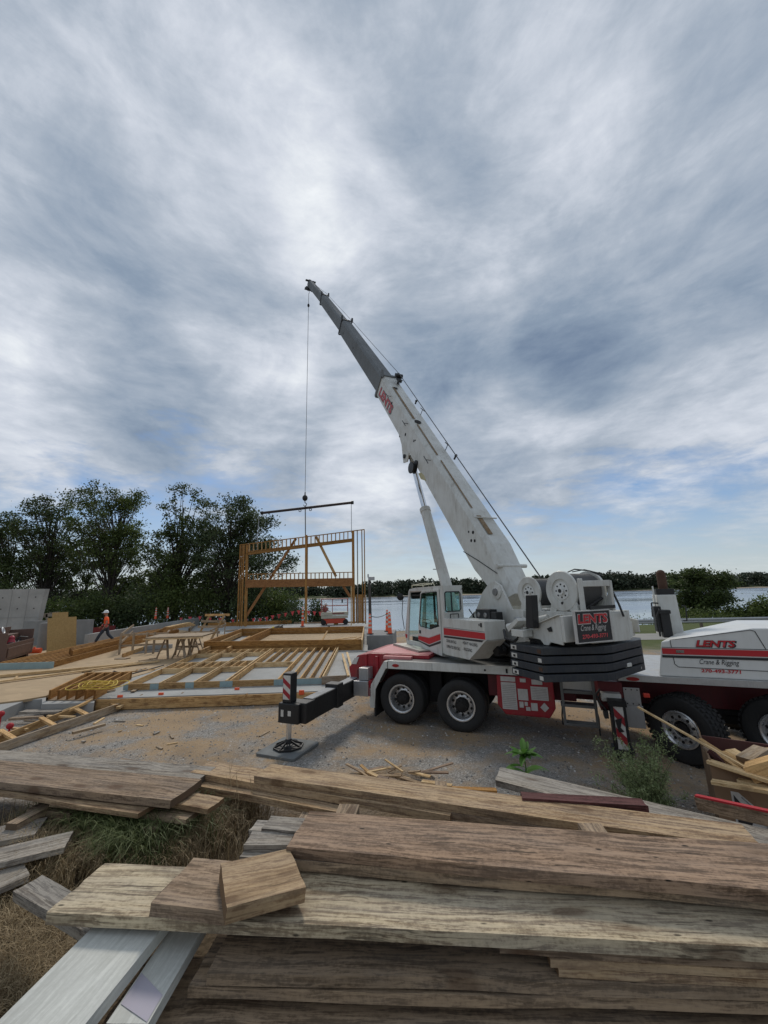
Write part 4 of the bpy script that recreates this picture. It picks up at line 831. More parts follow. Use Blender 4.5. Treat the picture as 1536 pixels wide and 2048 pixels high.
# small tools on slab
for k,(x,y,mt,sx) in enumerate([(672,1249,yellowp,.35),(553,1257,black,.5),(518,1264,black,.3),(545,1259,yellowp,.2),(562,1256,black,.3),(655,1258,black,.35),(688,1262,darkvoid,.15),(480,1268,osb_lvl,.5)]):
    p=onz(x,y,.3); m=MB(); m.box(p.x-sx/2,p.x+sx/2,p.y-.12,p.y+.12,.3,.42+(.3 if k==0 else 0)); m.cyl((p.x-sx*.3,p.y,.4),(p.x+sx*.5,p.y+.05,.5),.05,n=8)
    tagit(m.build('hand_tool',mt,bevel=.02),['yellow box shaped tool standing on the slab in front of the lift','black power tool on the slab left of the middle post','small black tool alone on the slab','yellow tool beside the black power tool','black tool farthest right of the tool group on the slab','low black tool on the slab near the lift','tiny dark drain spot near the right end of the slab','short beam offcut on the slab by the rack'][k],'tool','tools scattered on the slab')
m=MB(); m.tube([onz(x,y,.32) for x,y in ((590,1262),(605,1264),(615,1262),(640,1261),(652,1258),(668,1257))],.02,5); tagit(m.build('slab_cord',hose),'thin dark cord lying across the slab by the lift','cord')
board('loose_stick',bright,onz(596,1266,.33),onz(612,1258,.33),.08,.04,label='pale stick lying on the slab behind the beam frame',cat='stick')
# pennants
def pennants():
    root=thing('pennant_line','string of red triangular pennants along the back edge of the slab','pennant line',ony(560,1235,36))
    P_=[(362,1240),(380,1238),(400,1237),(420,1240),(440,1240),(466,1243),(492,1243),(507,1241),(520,1241),(533,1238),(545,1235),(558,1233),(571,1230),(585,1227),(597,1225),(617,1226),(629,1227),(641,1228),(652,1230)]
    pts=[ony(x,y-4.5,37 if x>470 else 39) for x,y in P_]
    m=MB(); m.tube(pts,.012,4); m.build('string',hose,root)
    for p in pts:
        a=random.uniform(-.25,.25); w=.17; h=.42; dx=V((math.cos(a)*w,math.sin(a)*w,0)); m=MB(); tip=p+V((random.uniform(-.06,.06),.05,-h))
        n=V((0,.006,0)); m.add([p-dx,p+dx,tip,p-dx+n,p+dx+n,tip+n],[(0,1,2),(5,4,3),(0,3,4,1),(1,4,5,2),(2,5,3,0)]); m.build('pennant',pinkflag,root)
pennants()
# ---- lower-left footing and ladder-like form
fz=.28
m=MB(); q=[onz(-60,1450,fz),onz(-60,1412,fz),onz(46,1392,fz),onz(92,1386,fz),onz(94,1394,fz),onz(50,1402,fz),onz(0,1424,fz)]
fo=[onz(-80,1425,fz),onz(48,1393,fz),onz(92,1388,fz),onz(90,1394,fz),onz(50,1399,fz),onz(-20,1424,fz)]
m.prism([(p.x,p.y) for p in [onz(-120,1440,fz),onz(47,1393,fz),onz(92,1388,fz),onz(92,1402,fz),onz(190,1400,fz),onz(188,1405,fz),onz(84,1408,fz),onz(84,1398,fz),onz(52,1400,fz),onz(-60,1447,fz)]],-.2,fz,'xy')
tagit(m.build('concrete_footing',conc,bevel=.01),'stepped low concrete footing at the left edge of the deck','footing')
root=thing('ladder_form','long ladder-like timber form of two rails and short cross pieces on the gravel','form',onz(120,1450,.05))
r0,r1=onz(-30,1506,.1),onz(237,1414,.1); q0,q1=onz(-30,1490,.1),onz(190,1405,.12)
board('rail',dusty,r0,r1,.05,.18,root); board('rail',fresh,q0,q1,.05,.16,root)
for (x0,y0,x1,y1) in ((0,1461,30,1479),(82,1436,110,1452),(151,1418,175,1430),(205,1399,232,1412)): board('cross_piece',fresh,onz(x0,y0,.2),onz(x1,y1,.16),.09,.05,root)
for k,(x0,y0,x1,y1,w,h,mt,lb) in enumerate([(45,1424,125,1423,.22,.06,greyw,'grey plank lying flat inside the footing corner'),(125,1423,186,1399,.12,.05,bright,'bright pale plank slanting up to the joists'),(125,1427,180,1402,.12,.05,fresh,'second slanting plank next to the bright one'),(95,1432,150,1434,.06,.04,bright,'thin pale stick inside the timber form'),(20,1438,85,1434,.1,.05,darkw,'dark stained board beside the footing'),(25,1457,55,1459,.06,.04,bright,'short pale stick near the red stake top'),
  (145,1466,210,1449,.08,.05,dusty,'single weathered stick lying on open gravel'),(188,1448,208,1436,.05,.03,bright,'thin white splinter lying on the gravel'),(235,1416,282,1393,.09,.06,bright,'pale board end at the tip of the timber form')]):
    board('ground_board',mt,onz(x0,y0,.12),onz(x1,y1,.12 if k not in(1,2) else .3),w,h,label=lb,cat='board')
m=MB(); p=onz(20,1452,.2); m.sphere(p,.07,10); m.cyl(p,p-V((0,0,.3)),.02,n=6); tagit(m.build('stake_cap',chainred,smooth=50),'red capped stake near the lower left timber form','stake')
m=MB(); p=onz(2,1428,.4); m.sphere(p,.07,10); m.cyl(p,p-V((0,0,.3)),.02,n=6); tagit(m.build('stake_cap',chainred,smooth=50),'red capped stake at the left edge of the photo','stake')
# ---- right background: road, verge, guard rail
m=MB(); zz=.02; m.add([(7,22.8,zz),(45,20.2,zz),(45,23.2,zz),(7,25.8,zz)],[(0,1,2,3)]); tagit(m.build('road',concm('road_gravel',(.30,.29,.26)),M=Matrix.Identity(4)),'pale gravel road behind the crane',kind='structure')
root=thing('guard_rail','long galvanised guard rail beside the lake road','guard rail',V((16,26,0)))
m=MB(); ga,gb=V((6,27.6,0)),V((40,25.2,0)); gd=(gb-ga).normalized(); gn=V((gd.y,-gd.x,0))
prof=[(0,.45),(.05,.5),(.05,.56),(0,.6),(.05,.64),(.05,.70),(0,.75)]
vs=[];fs=[]
for p in (ga,gb):
    for o_,z in prof: vs.append(p+gn*o_+V((0,0,z)))
fs=[(i,i+1,i+8,i+7) for i in range(6)]; m.add(vs,fs); m.build('rail',galv,root,smooth=30)
for k in range(17): p=ga.lerp(gb,k/16); m=MB(); m.box(p.x-.06,p.x+.06,p.y+.02,p.y+.16,-.3,.72); m.build('post',paint('guard_post',(.16,.13,.1),.9) if k==0 else MATS['guard_post'],root)
# ================================================================ crane truck
TO=V((0,9.44,0)); MT=frame(TO,(.9263,-.3768,0),(.3768,.9263,0))
MS=frame((2.6,9.73,0),(-.378,.926,0),(-.926,-.378,0))
TXv,TYv=V((.9263,-.3768,0)),V((.3768,.9263,0)); SF,SL=V((-.378,.926,0)),V((-.926,-.378,0)); UP=V((0,0,1))
T=lambda x,y,z: MT@V((x,y,z))
S=lambda a,l,z: MS@V((a,l,z))
crane=thing('crane_truck','white and dark red mobile crane truck with its long boom raised over the site','mobile crane',MT)
SPLIT={'decal_lines','winch','counterweight_bracket','suspension_beam','wheel_arch_liner','axle','hydraulic_motor','window_seal','chassis','winch_frame','rope_guard','roller','hydraulic_hose','hose_bundle','splash_plate','console','decal_sheet','hood_stripe','deck_bolt','wear_slot','cutout','rust_streak','bracket','work_lamp','rope_guide','lettering','rear_rib','hydraulic_line','bracket_opening','rung','grab_handle','boom_lug','lug_pin','warning_stripe','plate_bolt','winch_rope','stripe_edge','roof_guard','anti_block_switch','foot_bracket'}
def tp(name,mat,fn,bevel=0,smooth=None,par=None,label=None,M=MT):
    m=MB(M); fn(m)
    if name in SPLIT and len(m.cuts)>1:
        # group touching pieces, one mesh per separate group
        P_=[]
        for (v0,f0,nv,nf) in m.cuts:
            a=np.array(m.v[v0:v0+nv]); P_.append([a.min(0)-.012,a.max(0)+.012,[(v0,f0,nv,nf)]])
        ch=True
        while ch:
            ch=False
            for i in range(len(P_)):
                for j in range(i+1,len(P_)):
                    if (P_[i][0]<=P_[j][1]).all() and (P_[j][0]<=P_[i][1]).all():
                        P_[i]=[np.minimum(P_[i][0],P_[j][0]),np.maximum(P_[i][1],P_[j][1]),P_[i][2]+P_[j][2]]; P_.pop(j); ch=True; break
                if ch: break
        if len(P_)>1:
            r_=None
            for q in P_:
                mm=MB()
                for (v0,f0,nv,nf) in q[2]: mm.add(m.v[v0:v0+nv],[tuple(k-v0 for k in f) for f in m.f[f0:f0+nf]])
                o_=mm.build(name,mat,par or crane,bevel=bevel,smooth=smooth,label=label); r_=r_ or o_
            return r_
    return m.build(name,mat,par or crane,bevel=bevel,smooth=smooth,label=label)
def sp(name,mat,fn,bevel=0,smooth=None,par=None,label=None): return tp(name,mat,fn,bevel,smooth,par,label,MS)
# carrier
tp('chassis',paint('chassis_dark_red',(.12,.008,.012),.5,dirt=.6,dirtc=(.03,.02,.02)),lambda m:(m.box(-.9,8.8,.85,1.75,.62,1.17),m.box(2.2,3.9,.3,2.3,.7,1.15),m.box(-.9,-.6,.2,2.4,.55,1.1)),bevel=.01)
dk=tp('deck',white,lambda m:(m.box(0.,4.02,.0,2.6,1.345,1.36),m.prism([(0,1.19),(4.02,1.19),(4.02,1.345),(0.0,1.345)],0,.03),m.box(0.,4.02,2.57,2.6,1.19,1.345)),bevel=.004)
chk=paint('tread_plate',(.5,.5,.49),.4,metal=.6,dirt=.35,scale=6,bump=1.)
tp('deck_plate',paint('deck_worn',(.22,.22,.21),.4,metal=.2,dirt=.8,dirtc=(.05,.05,.05),scale=1.2),lambda m:m.box(.1,3.95,.08,2.5,1.361,1.366))
tp('front_deck',chk,lambda m:(m.box(4.64,9.2,.0,2.6,1.29,1.302),m.box(4.64,9.2,0,.03,1.19,1.29),m.box(4.64,4.67,.03,2.57,1.19,1.29)),bevel=.004)
tp('mudguard',white,lambda m:(m.prism([(-.02,1.345),(-.02,1.19),(-.06,1.19),(-.33,.72),(-.36,.32),(-.47,.32),(-.49,.74),(-.10,1.345)],0,.03),m.prism([(-.10,1.345),(-.02,1.345),(-.02,1.33),(-.09,1.33),(-.47,.74),(-.49,.74)],.03,.75)),bevel=.003)
tp('mud_flap',rubber,lambda m:m.box(-.40,-.36,.08,.7,.12,.75))
tp('rear_body',red,lambda m:(m.prism([(-1.15,.86),(-1.2,1.10),(-.95,1.40),(-.6,1.46),(.9,1.46),(.9,1.367),(-.05,1.367),(-.5,.86)],.35,2.3)),bevel=.02)
tp('rear_deck_top',pink,lambda m:(m.box(-.62,.9,.4,2.25,1.461,1.472),m.box(-.2,.5,.2,.34,1.367,1.43)),bevel=.01)  # top faces coloured pinker than the red body
tp('rear_rib',red,lambda m:(m.box(-.74,-.68,.30,.36,.95,1.44),m.box(-.45,-.38,.30,.36,.95,1.40)),bevel=.01)
tp('warning_decal',decalw,lambda m:m.add([(-1.12,.33,1.19),(-.98,.33,1.19),(-.90,.33,1.37),(-1.03,.33,1.33),(-1.12,.345,1.19),(-.98,.345,1.19),(-.90,.345,1.37),(-1.03,.345,1.33)],[(0,1,2,3),(7,6,5,4),(0,4,5,1),(1,5,6,2),(2,6,7,3),(3,7,4,0)]))
tp('step_box',alu,lambda m:(m.box(-.76,-.52,.02,.3,.90,1.17)),bevel=.01); tp('step_box',alu,lambda m:(m.box(-.87,-.50,-.05,.3,.56,.89)),bevel=.01); tp('box_side',red,lambda m:m.box(-.499,-.44,0,.3,.56,.9))
tp('marker_light',paint('marker_red',(.35,.01,.01),.3),lambda m:m.prism([(.19+.07*math.cos(i*.52)*1.2,1.265+.035*math.sin(i*.52)) for i in range(12)],-.012,.001),bevel=.003)
ml=tp('marker_light',MATS['marker_red'],lambda m:m.prism([(4.87+.09*math.cos(i*.52)*1.2,1.235+.035*math.sin(i*.52)) for i in range(12)],-.012,.001),bevel=.003)
tp('deck_bolt',black,lambda m:[m.cyl((x,-.006,1.26),(x,.0,1.26),.022,n=12) for x in (2.2,3.2,3.45)])
# wheels
def tyre_mesh(Rr,w,tread):
    m=MB(); h=w/2
    m.lathe([(.30,-h*.72),(.34,-h*.9),(Rr*.8,-h*1.04),(Rr*.93,-h*.98),(Rr-.012,-h*.84),(Rr,-h*.74),(Rr,-h*.42),(Rr-.012,-h*.40),(Rr-.012,-h*.34),(Rr,-h*.32),(Rr,h*.32),(Rr-.012,h*.34),(Rr-.012,h*.4),(Rr,h*.42),(Rr,h*.74),(Rr-.012,h*.84),(Rr*.93,h*.98),(Rr*.8,h*1.04),(.34,h*.9),(.30,h*.72)],(0,0,0),(0,1,0),56)
    if tread:
        for i in range(40):
            a=2*math.pi*i/40
            for k,y in enumerate((-h*.72,-h*.27,h*.27,h*.72)):
                aa=a+(.08 if k%2 else 0); u=V((math.cos(aa),0,math.sin(aa))); tg=V((-math.sin(aa),0,math.cos(aa))); c=u*(Rr+.006)+V((0,y,0))
                m.beam(c-tg*.028,c+tg*.028,h*.36,.03,u)
    return m
def make_wheel(Rr,w,tread,dual,flat):
    """unit: hub mesh with tyre and rim children; local y=outer face towards -y"""
    rr=.285
    hub=MB(); 
    if not flat:
        hub.lathe([(0,.04),(.10,.05),(.13,.08),(.135,.17),(.15,.19),(.15,.24),(0,.24)],(0,-.2+.02,0),(0,1,0),28)
        for i in range(10): a=i*.628; hub.cyl((.115*math.cos(a),-.17,.115*math.sin(a)),(.115*math.cos(a),-.10,.115*math.sin(a)),.014,n=6)
    else:
        hub.lathe([(0,-.12),(.085,-.12),(.10,-.10),(.11,-.02),(.15,0),(.15,.1),(0,.1)],(0,0,0),(0,1,0),28)
    rim=MB()
    if not flat: # deep dish outward
        rim.lathe([(rr+.018,-w*.42),(rr+.022,-w*.45),(rr,-w*.46),(rr-.02,-w*.42),(rr-.03,-w*.32),(rr-.045,-w*.25),(rr-.05,.02),(rr-.075,.05),(.17,.035),(.12,.03),(.12,.05),(rr-.04,.08),(rr+.0,.08)],(0,0,0),(0,1,0),48)
    else:
        rim.lathe([(rr+.018,-w*.40),(rr+.024,-w*.44),(rr,-w*.46),(rr-.02,-w*.42),(rr-.03,-w*.36),(rr-.04,-w*.30),(.20,-w*.34),(.135,-w*.30),(.13,-w*.1),(.14,-w*.1)],(0,0,0),(0,1,0),48)
    holes=MB(); 
    for i in range(10):
        a=i*.628+.3; r_=.205 if not flat else .207; y=.033 if not flat else -w*.335
        holes.cyl((r_*math.cos(a),y-.006,r_*math.sin(a)),(r_*math.cos(a),y+.012,r_*math.sin(a)),.026,n=12)
    lugs=MB()
    for i in range(10):
        a=i*.628; r_=.160 if flat else .145; y=-w*.33 if flat else .025
        lugs.cyl((r_*math.cos(a),y-.035,r_*math.sin(a)),(r_*math.cos(a),y+.02,r_*math.sin(a)),.014,n=6)
    return tyre_mesh(Rr,w,tread),rim,hub,holes,lugs
def place(parts,M,label,dual):
    ty,rim,hub,holes,lugs=parts
    def mk(mb,name,mat,par,smooth,off=0):
        m2=MB(M@Matrix.Translation((0,off,0))); m2.add(mb.v,mb.f); return m2.build(name,mat,par,smooth=smooth)
    h=mk(hub,'wheel',darkvoid,crane,40); h['label']=label
    mk(ty,'tyre',rubber,h,35); mk(rim,'rim',alu2,h,45); 
    for src,nm_,mt_ in ((holes,'hand_hole',darkvoid),(lugs,'lug_nut',steel if not dual else black)):
        for (v0,f0,nv,nf) in src.cuts:
            q_=MB(); q_.add(src.v[v0:v0+nv],[tuple(k-v0 for k in f) for f in src.f[f0:f0+nf]]); mk(q_,nm_,mt_,h,None)
    if dual: mk(ty,'tyre',rubber,h,35,.33)
alu2=paint('polished_rim',(.62,.62,.62),.28,metal=.75,dirt=.35,dirtc=(.2,.19,.17),scale=5)
wr=make_wheel(.52,.28,False,True,False); wf=make_wheel(.56,.40,True,False,True)
for k,(x,z) in enumerate(((.28,.545),(1.63,.495))): place(wr,MT@Matrix.Translation((x,.19,z)),['rearmost near side wheel','second near side rear wheel'][k],True)
for k,(x,z) in enumerate(((.28,.545),(1.63,.495))): place(wr,MT@Matrix.Translation((x,2.41,z))@Matrix.Rotation(math.pi,4,'Z'),'rear wheel on the far side',True)
for k,(x,z) in enumerate(((5.62,.40),(7.02,.46))): place(wf,MT@Matrix.Translation((x,.26,z))@Matrix.Rotation(R(-42),4,'Z'),['first steered front wheel turned outward','foremost front wheel at the right edge'][k],False)
for k,(x,z) in enumerate(((5.62,.46),(7.02,.5))): place(wf,MT@Matrix.Translation((x,2.3,z))@Matrix.Rotation(math.pi+R(-42),4,'Z'),'front wheel on the far side',False)
tp('axle',darkvoid,lambda m:[m.cyl((x,.4,.5),(x,2.2,.5),.09) for x in (.28,1.63,5.62,7.02)]); tp('suspension_beam',darkvoid,lambda m:(m.box(.3,1.6,.6,.75,.4,.55),m.box(.3,1.6,1.85,2.0,.4,.55),m.box(.8,1.1,.6,.9,.5,1.1),m.box(4.9,8.4,.9,1.6,.5,1.18)),bevel=.02)
tp('wheel_arch_liner',darkvoid,lambda m:(m.box(.02,2.4,.80,.84,.6,1.18),m.box(.02,2.4,.05,.8,1.17,1.186),m.box(4.9,9,.95,1.0,.35,1.18)))
tp('skirt_seam',darkvoid,lambda m:m.box(3.12,3.128,-.002,.0005,1.2,1.345)); tp('skirt_seam',darkvoid,lambda m:m.box(1.05,1.056,-.002,.0005,1.2,1.345)); tp('tie_down_slot',darkvoid,lambda m:m.box(2.62,2.66,-.003,.0005,1.22,1.31))
# tool panel with decals
tbx=tp('tool_box',red,lambda m:m.prism([(2.42,1.17),(3.50,1.17),(3.50,.60),(3.38,.42),(2.55,.42),(2.40,.60)],.04,.55),bevel=.02)
tp('decal_sheet',decalw,lambda m:[m.box(a,b,.028,.039,c,d) for a,b,c,d in ((2.5,2.79,1.06,1.15),(2.5,2.79,.53,1.04),(2.82,3.01,.72,.93),(3.07,3.39,.74,.99),(2.83,2.91,.58,.69),(2.93,2.99,.62,.69),(2.95,3.03,.53,.60),(3.05,3.17,.54,.68),(2.88,2.99,1.06,1.13),(3.1,3.3,1.03,1.12))],par=tbx)
tp('diamond_decal',decalw,lambda m:m.prism([(3.22,.61),(3.30,.70),(3.38,.61),(3.30,.53)],.028,.039),par=tbx)
tp('decal_lines',paint('decal_ink',(.25,.2,.19),.6),lambda m:[m.box(2.52,2.77,.024,.0275,.56+.035*i,.566+.035*i) for i in range(13)]+[m.box(3.09,3.37,.024,.0275,.77+.03*i,.775+.03*i) for i in range(7)],par=tbx)
# ladder
ladm=paint('ladder_metal',(.17,.17,.165),.5,metal=.3,dirt=.5)
lad=tp('ladder',ladm,lambda m:(m.box(3.62,3.67,.03,.09,.32,1.16),m.box(4.18,4.23,.03,.09,.32,1.16),m.box(3.62,4.23,.05,.4,.90,.96)),bevel=.005)
tp('backing_plate',alu,lambda m:m.box(3.67,4.18,.10,.12,.97,1.16),par=lad)
tp('rung',ladm,lambda m:(m.box(3.60,4.22,.02,.25,.66,.71),m.box(3.62,4.22,.02,.25,.33,.37)),par=lad,bevel=.005)
tp('hanger',black,lambda m:(m.tube([(3.63,.05,.7),(3.60,.05,.5),(3.60,.05,.33)],.014,6),m.tube([(4.20,.05,.7),(4.23,.05,.5),(4.22,.05,.2)],.014,6)),par=lad)
# front outrigger
of=tp('front_outrigger_beam',MATS['chassis_dark_red'],lambda m:(m.box(4.28,4.68,-.02,2.4,.66,1.17)),bevel=.015)
tp('beam_cover',white,lambda m:m.box(4.30,4.62,-.20,-.02,.86,1.0),par=of,bevel=.01)
jk=tp('outrigger_jack',black,lambda m:(m.box(4.38,4.66,-.42,-.14,.84,.93),m.box(4.40,4.44,-.40,-.16,.0,.86),m.box(4.60,4.64,-.40,-.16,.0,.86),m.box(4.44,4.60,-.18,-.16,.0,.86),m.box(4.36,4.68,-.44,-.12,.08,.15)),bevel=.008)
tp('outrigger_leg',black,lambda m:m.box(4.40,4.65,-.41,-.15,-.22,.09),par=jk,bevel=.01)
tp('front_jack_face',reflw,lambda m:m.box(4.445,4.595,-.395,-.37,.15,.84),par=jk)
tp('warning_stripe',red,lambda m:[m.prism([(4.447,z),(4.593,z-.16),(4.593,z-.02),(4.447,z+.14)],-.405,-.396) for z in (.36,.68)],par=jk)
tp('wear_patch',black,lambda m:[m.prism([(4.45,.62),(4.56,.66),(4.52,.5),(4.57,.44),(4.48,.42)],-.411,-.406)],par=jk)
tp('decal_sheet',reflw,lambda m:m.box(4.47,4.58,-.414,-.411,-.12,.0),par=jk)
tp('float_pad',black,lambda m:m.lathe([(0,-.24),(.3,-.24),(.3,-.2),(.12,-.14),(0,-.14)],(4.52,-.28,0),(0,0,1),20),par=jk)
tp('hydraulic_hose',hose,lambda m:(m.tube([(4.3,-.1,1.05),(4.22,-.12,.95),(4.28,-.15,.82),(4.35,-.2,.72)],.016,6),m.tube([(4.3,-.1,.98),(4.24,-.12,.85),(4.3,-.15,.76)],.014,6),m.box(4.30,4.37,-.3,-.1,.6,.72)),smooth=40)
tp('splash_plate',alu,lambda m:(m.box(4.69,4.95,-.01,.02,.78,1.08),m.box(4.69,4.97,.0,.02,.40,.775)),bevel=.004)
tp('plate_bolt',black,lambda m:[m.cyl((x,-.018,z),(x,-.009,z),.012,n=8) for x in (4.73,4.82,4.91) for z in (1.05,.81)])
tp('tail_light',paint('light_red',(.6,.05,.03),.3),lambda m:(m.box(5.0,5.1,-.02,.05,.93,1.0)),bevel=.01)
# rear outrigger
ob=tp('rear_outrigger_beam',black,lambda m:m.prism([(-1.17,.50),(-.92,.50),(-.92,.88),(-1.17,.88)],-1.7,.9),bevel=.01)
tp('beam_top',paint('beam_top_grey',(.28,.29,.30),.6,dirt=.5),lambda m:m.box(-1.15,-.94,-1.7,.4,.881,.886),par=ob)
tp('middle_collar',black,lambda m:m.box(-1.21,-.88,-.78,-.52,.47,.96),par=ob,bevel=.02)
rj=MT@Matrix.Translation((-1.32,-1.93,0)); 
jb=tp('outrigger_jack_box',black,lambda m:(m.box(-.17,.30,-.13,.26,.50,.86),m.box(.14,.42,-.05,.28,.50,.87)),par=ob,bevel=.02,M=rj)
tp('outrigger_jack',black,lambda m:(m.box(-.10,.10,-.1,.1,.86,1.40)),par=ob,bevel=.012,M=rj)
tp('jack_face',reflw,lambda m:(m.box(-.082,.082,-.106,-.1005,.92,1.36)),par=ob,M=rj)
tp('warning_stripe',red,lambda m:[m.prism([(-.082,z+.12),(.082,z),(.082,z+.09),(-.082,z+.21)],-.111,-.1065) for z in (.92,1.11)],par=ob,M=rj)
tp('decal_sheet',reflw,lambda m:(m.box(-.10,-.04,-.135,-.1305,.62,.74),m.box(.06,.13,-.135,-.1305,.64,.73)),par=ob,M=rj)
tp('jack_rod',chrome,lambda m:m.cyl((0,0,.16),(0,0,.50),.052,n=20),par=ob,smooth=40,M=rj)
tp('jack_foot',black,lambda m:(m.cyl((0,0,.12),(0,0,.2),.08,.06,12),m.lathe([(.0,.055),(.29,.055),(.29,.085),(.27,.085),(.27,.065),(0,.065)],(0,0,0),(0,0,1),8),[m.beam((.05*math.cos(a),.05*math.sin(a),.16),(.27*math.cos(a),.27*math.sin(a),.075),.022,.035) for a in [i*.785 for i in range(8)]]),par=ob,M=rj)
m=MB(rj); m.prism([(-.43,-.40),(-.39,-.44),(.39,-.44),(.43,-.40),(.43,.40),(.39,.44),(-.39,.44),(-.43,.40)],.0,.05,'xy'); tagit(m.build('outrigger_mat',mat_grey,bevel=.008),'square grey outrigger mat on the gravel under the left jack foot','outrigger mat')
# hood of the carrier
hood=tp('engine_hood',white2,lambda m:m.add([(5.30,.05,1.303),(5.42,.05,1.90),(6.78,.05,2.15),(8.6,.05,2.15),(8.6,.05,1.303),(5.86,1.25,1.303),(5.98,1.25,1.95),(7.0,1.25,2.20),(8.6,1.25,2.2),(8.6,1.25,1.303)],[(0,1,2,3,4),(9,8,7,6,5),(0,5,6,1),(1,6,7,2),(2,7,8,3),(3,8,9,4),(4,9,5,0)]),bevel=.02)
tp('hood_stripe',redstripe,lambda m:m.box(5.41,8.6,.040,.0495,1.685,1.785),par=hood); tp('stripe_edge',decal_black,lambda m:(m.box(5.40,8.6,.040,.0494,1.625,1.668),m.box(5.415,8.6,.041,.0493,1.799,1.807)),par=hood)
tp('stripe_edge',decalw,lambda m:(m.box(5.4,8.6,.041,.0492,1.668,1.684),m.box(5.41,8.6,.0415,.0492,1.786,1.798)),par=hood)
tp('door_seam',darkvoid,lambda m:(m.tube([(5.56,.046,1.93),(5.57,.046,1.52),(5.62,.046,1.47),(6.95,.046,1.455),(7.0,.046,1.50),(6.80,.046,2.10)],.006,4),m.tube([(5.56,.046,1.93),(6.74,.046,2.12),(6.80,.046,2.10)],.006,4)),par=hood)
tp('badge',steel,lambda m:m.box(5.62,5.74,.034,.0395,1.71,1.76),par=hood,bevel=.003)
xt,yt=TXv,UP
text('lettering','LENTS',hood,T(5.925,.042,1.825),xt,yt,.155,decal_black,shear=.25,bold=.055,width=.60); text('lettering','LENTS',hood,T(5.93,.039,1.835),xt,yt,.145,redstripe,shear=.25,bold=.032,width=.57)
text('lettering','Crane & Rigging',hood,T(5.94,.042,1.535),xt,yt,.12,decal_black,shear=.35,bold=0.,width=.56)
text('lettering','270-493-3771',hood,T(5.94,.042,1.40),xt,yt,.075,redstripe,shear=.1,bold=.03,width=.56)
mf=tp('muffler_housing',white,lambda m:(m.prism([(5.66,1.9),(6.07,1.9),(6.04,2.72),(5.70,2.72)],1.12,1.5),m.box(5.64,5.67,1.1,1.14,2.2,2.9)),bevel=.02)
tp('exhaust_stack',rust,lambda m:(m.cyl((5.88,1.3,2.72),(5.88,1.3,3.16),.085,n=18),m.sphere((5.88,1.3,3.16),.085,14)),smooth=40,par=mf)
tp('stack_collar',black,lambda m:m.box(5.71,6.03,1.14,1.46,2.721,2.84),par=mf)
tp('grab_handle',black,lambda m:(m.tube([(5.70,1.08,2.55),(5.58,1.08,2.56),(5.56,1.08,2.28),(5.68,1.08,2.22)],.014,6),m.tube([(6.1,1.08,2.5),(6.16,1.08,2.48),(6.14,1.08,2.2),(6.08,1.08,2.2)],.012,6)),par=mf,smooth=40)
tp('hose_bundle',black,lambda m:(m.box(5.62,5.78,.7,.85,1.9,2.42),m.box(5.54,5.66,.75,.95,2.0,2.50),m.box(5.6,5.8,.68,.9,2.36,2.43),m.tube([(5.56,.7,1.92),(5.55,.7,2.3),(5.62,.7,2.45)],.02,6)),par=mf,bevel=.01)
# ---------------- superstructure
sp('turntable',black,lambda m:m.lathe([(0,1.366),(.80,1.366),(.80,1.43),(.70,1.45),(.70,1.55),(0,1.55)],(0,0,0),(0,0,1),40),smooth=40)
prof=[(1.0,1.55),(1.0,1.85),(.45,2.15),(-.05,2.45),(-.35,2.85),(-.58,3.03),(-.82,3.10),(-1.02,3.0),(-1.18,2.72),(-1.3,2.50),(-3.15,2.50),(-3.15,2.02),(-2.2,1.98),(-1.65,1.90),(-1.3,1.55)]
sp('turret',white,lambda m:(m.prism(prof,.46,.52),m.prism(prof,-.52,-.46),m.box(-3.1,.9,-.46,.46,1.56,1.62),m.box(-3.12,-1.3,-.46,.46,2.46,2.49),m.box(.9,.99,-.46,.46,1.56,1.84),m.box(-3.149,-3.1,-.46,.46,2.0,2.46)),bevel=.006)
sp('hydraulic_motor',black,lambda m:(m.cyl((-.9,.7,1.62),(-.9,.7,1.95),.14,n=14),m.cyl((-1.25,.75,1.7),(-1.25,.95,1.7),.1,n=12),m.tube([(-.8,.8,1.9),(-1.0,.9,1.75),(-1.2,.9,1.95),(-1.5,.8,1.8)],.022,6),m.tube([(-.7,.7,1.9),(-1.1,.8,2.0),(-1.4,.85,1.7)],.018,6),m.box(-1.4,-.7,.55,.7,1.58,1.9)),smooth=40)
bp=sp('boom_pin',steel,lambda m:(m.cyl((-.9,.50,2.86),(-.9,.60,2.86),.075,n=20),m.cyl((-.9,-.6,2.86),(-.9,.55,2.86),.05,n=16)),smooth=40)
sp('pin_hub',white,lambda m:m.lathe([(.08,0),(.15,0),(.15,.03),(.08,.05)],(-.9,.52,2.86),(0,1,0),24),smooth=40)
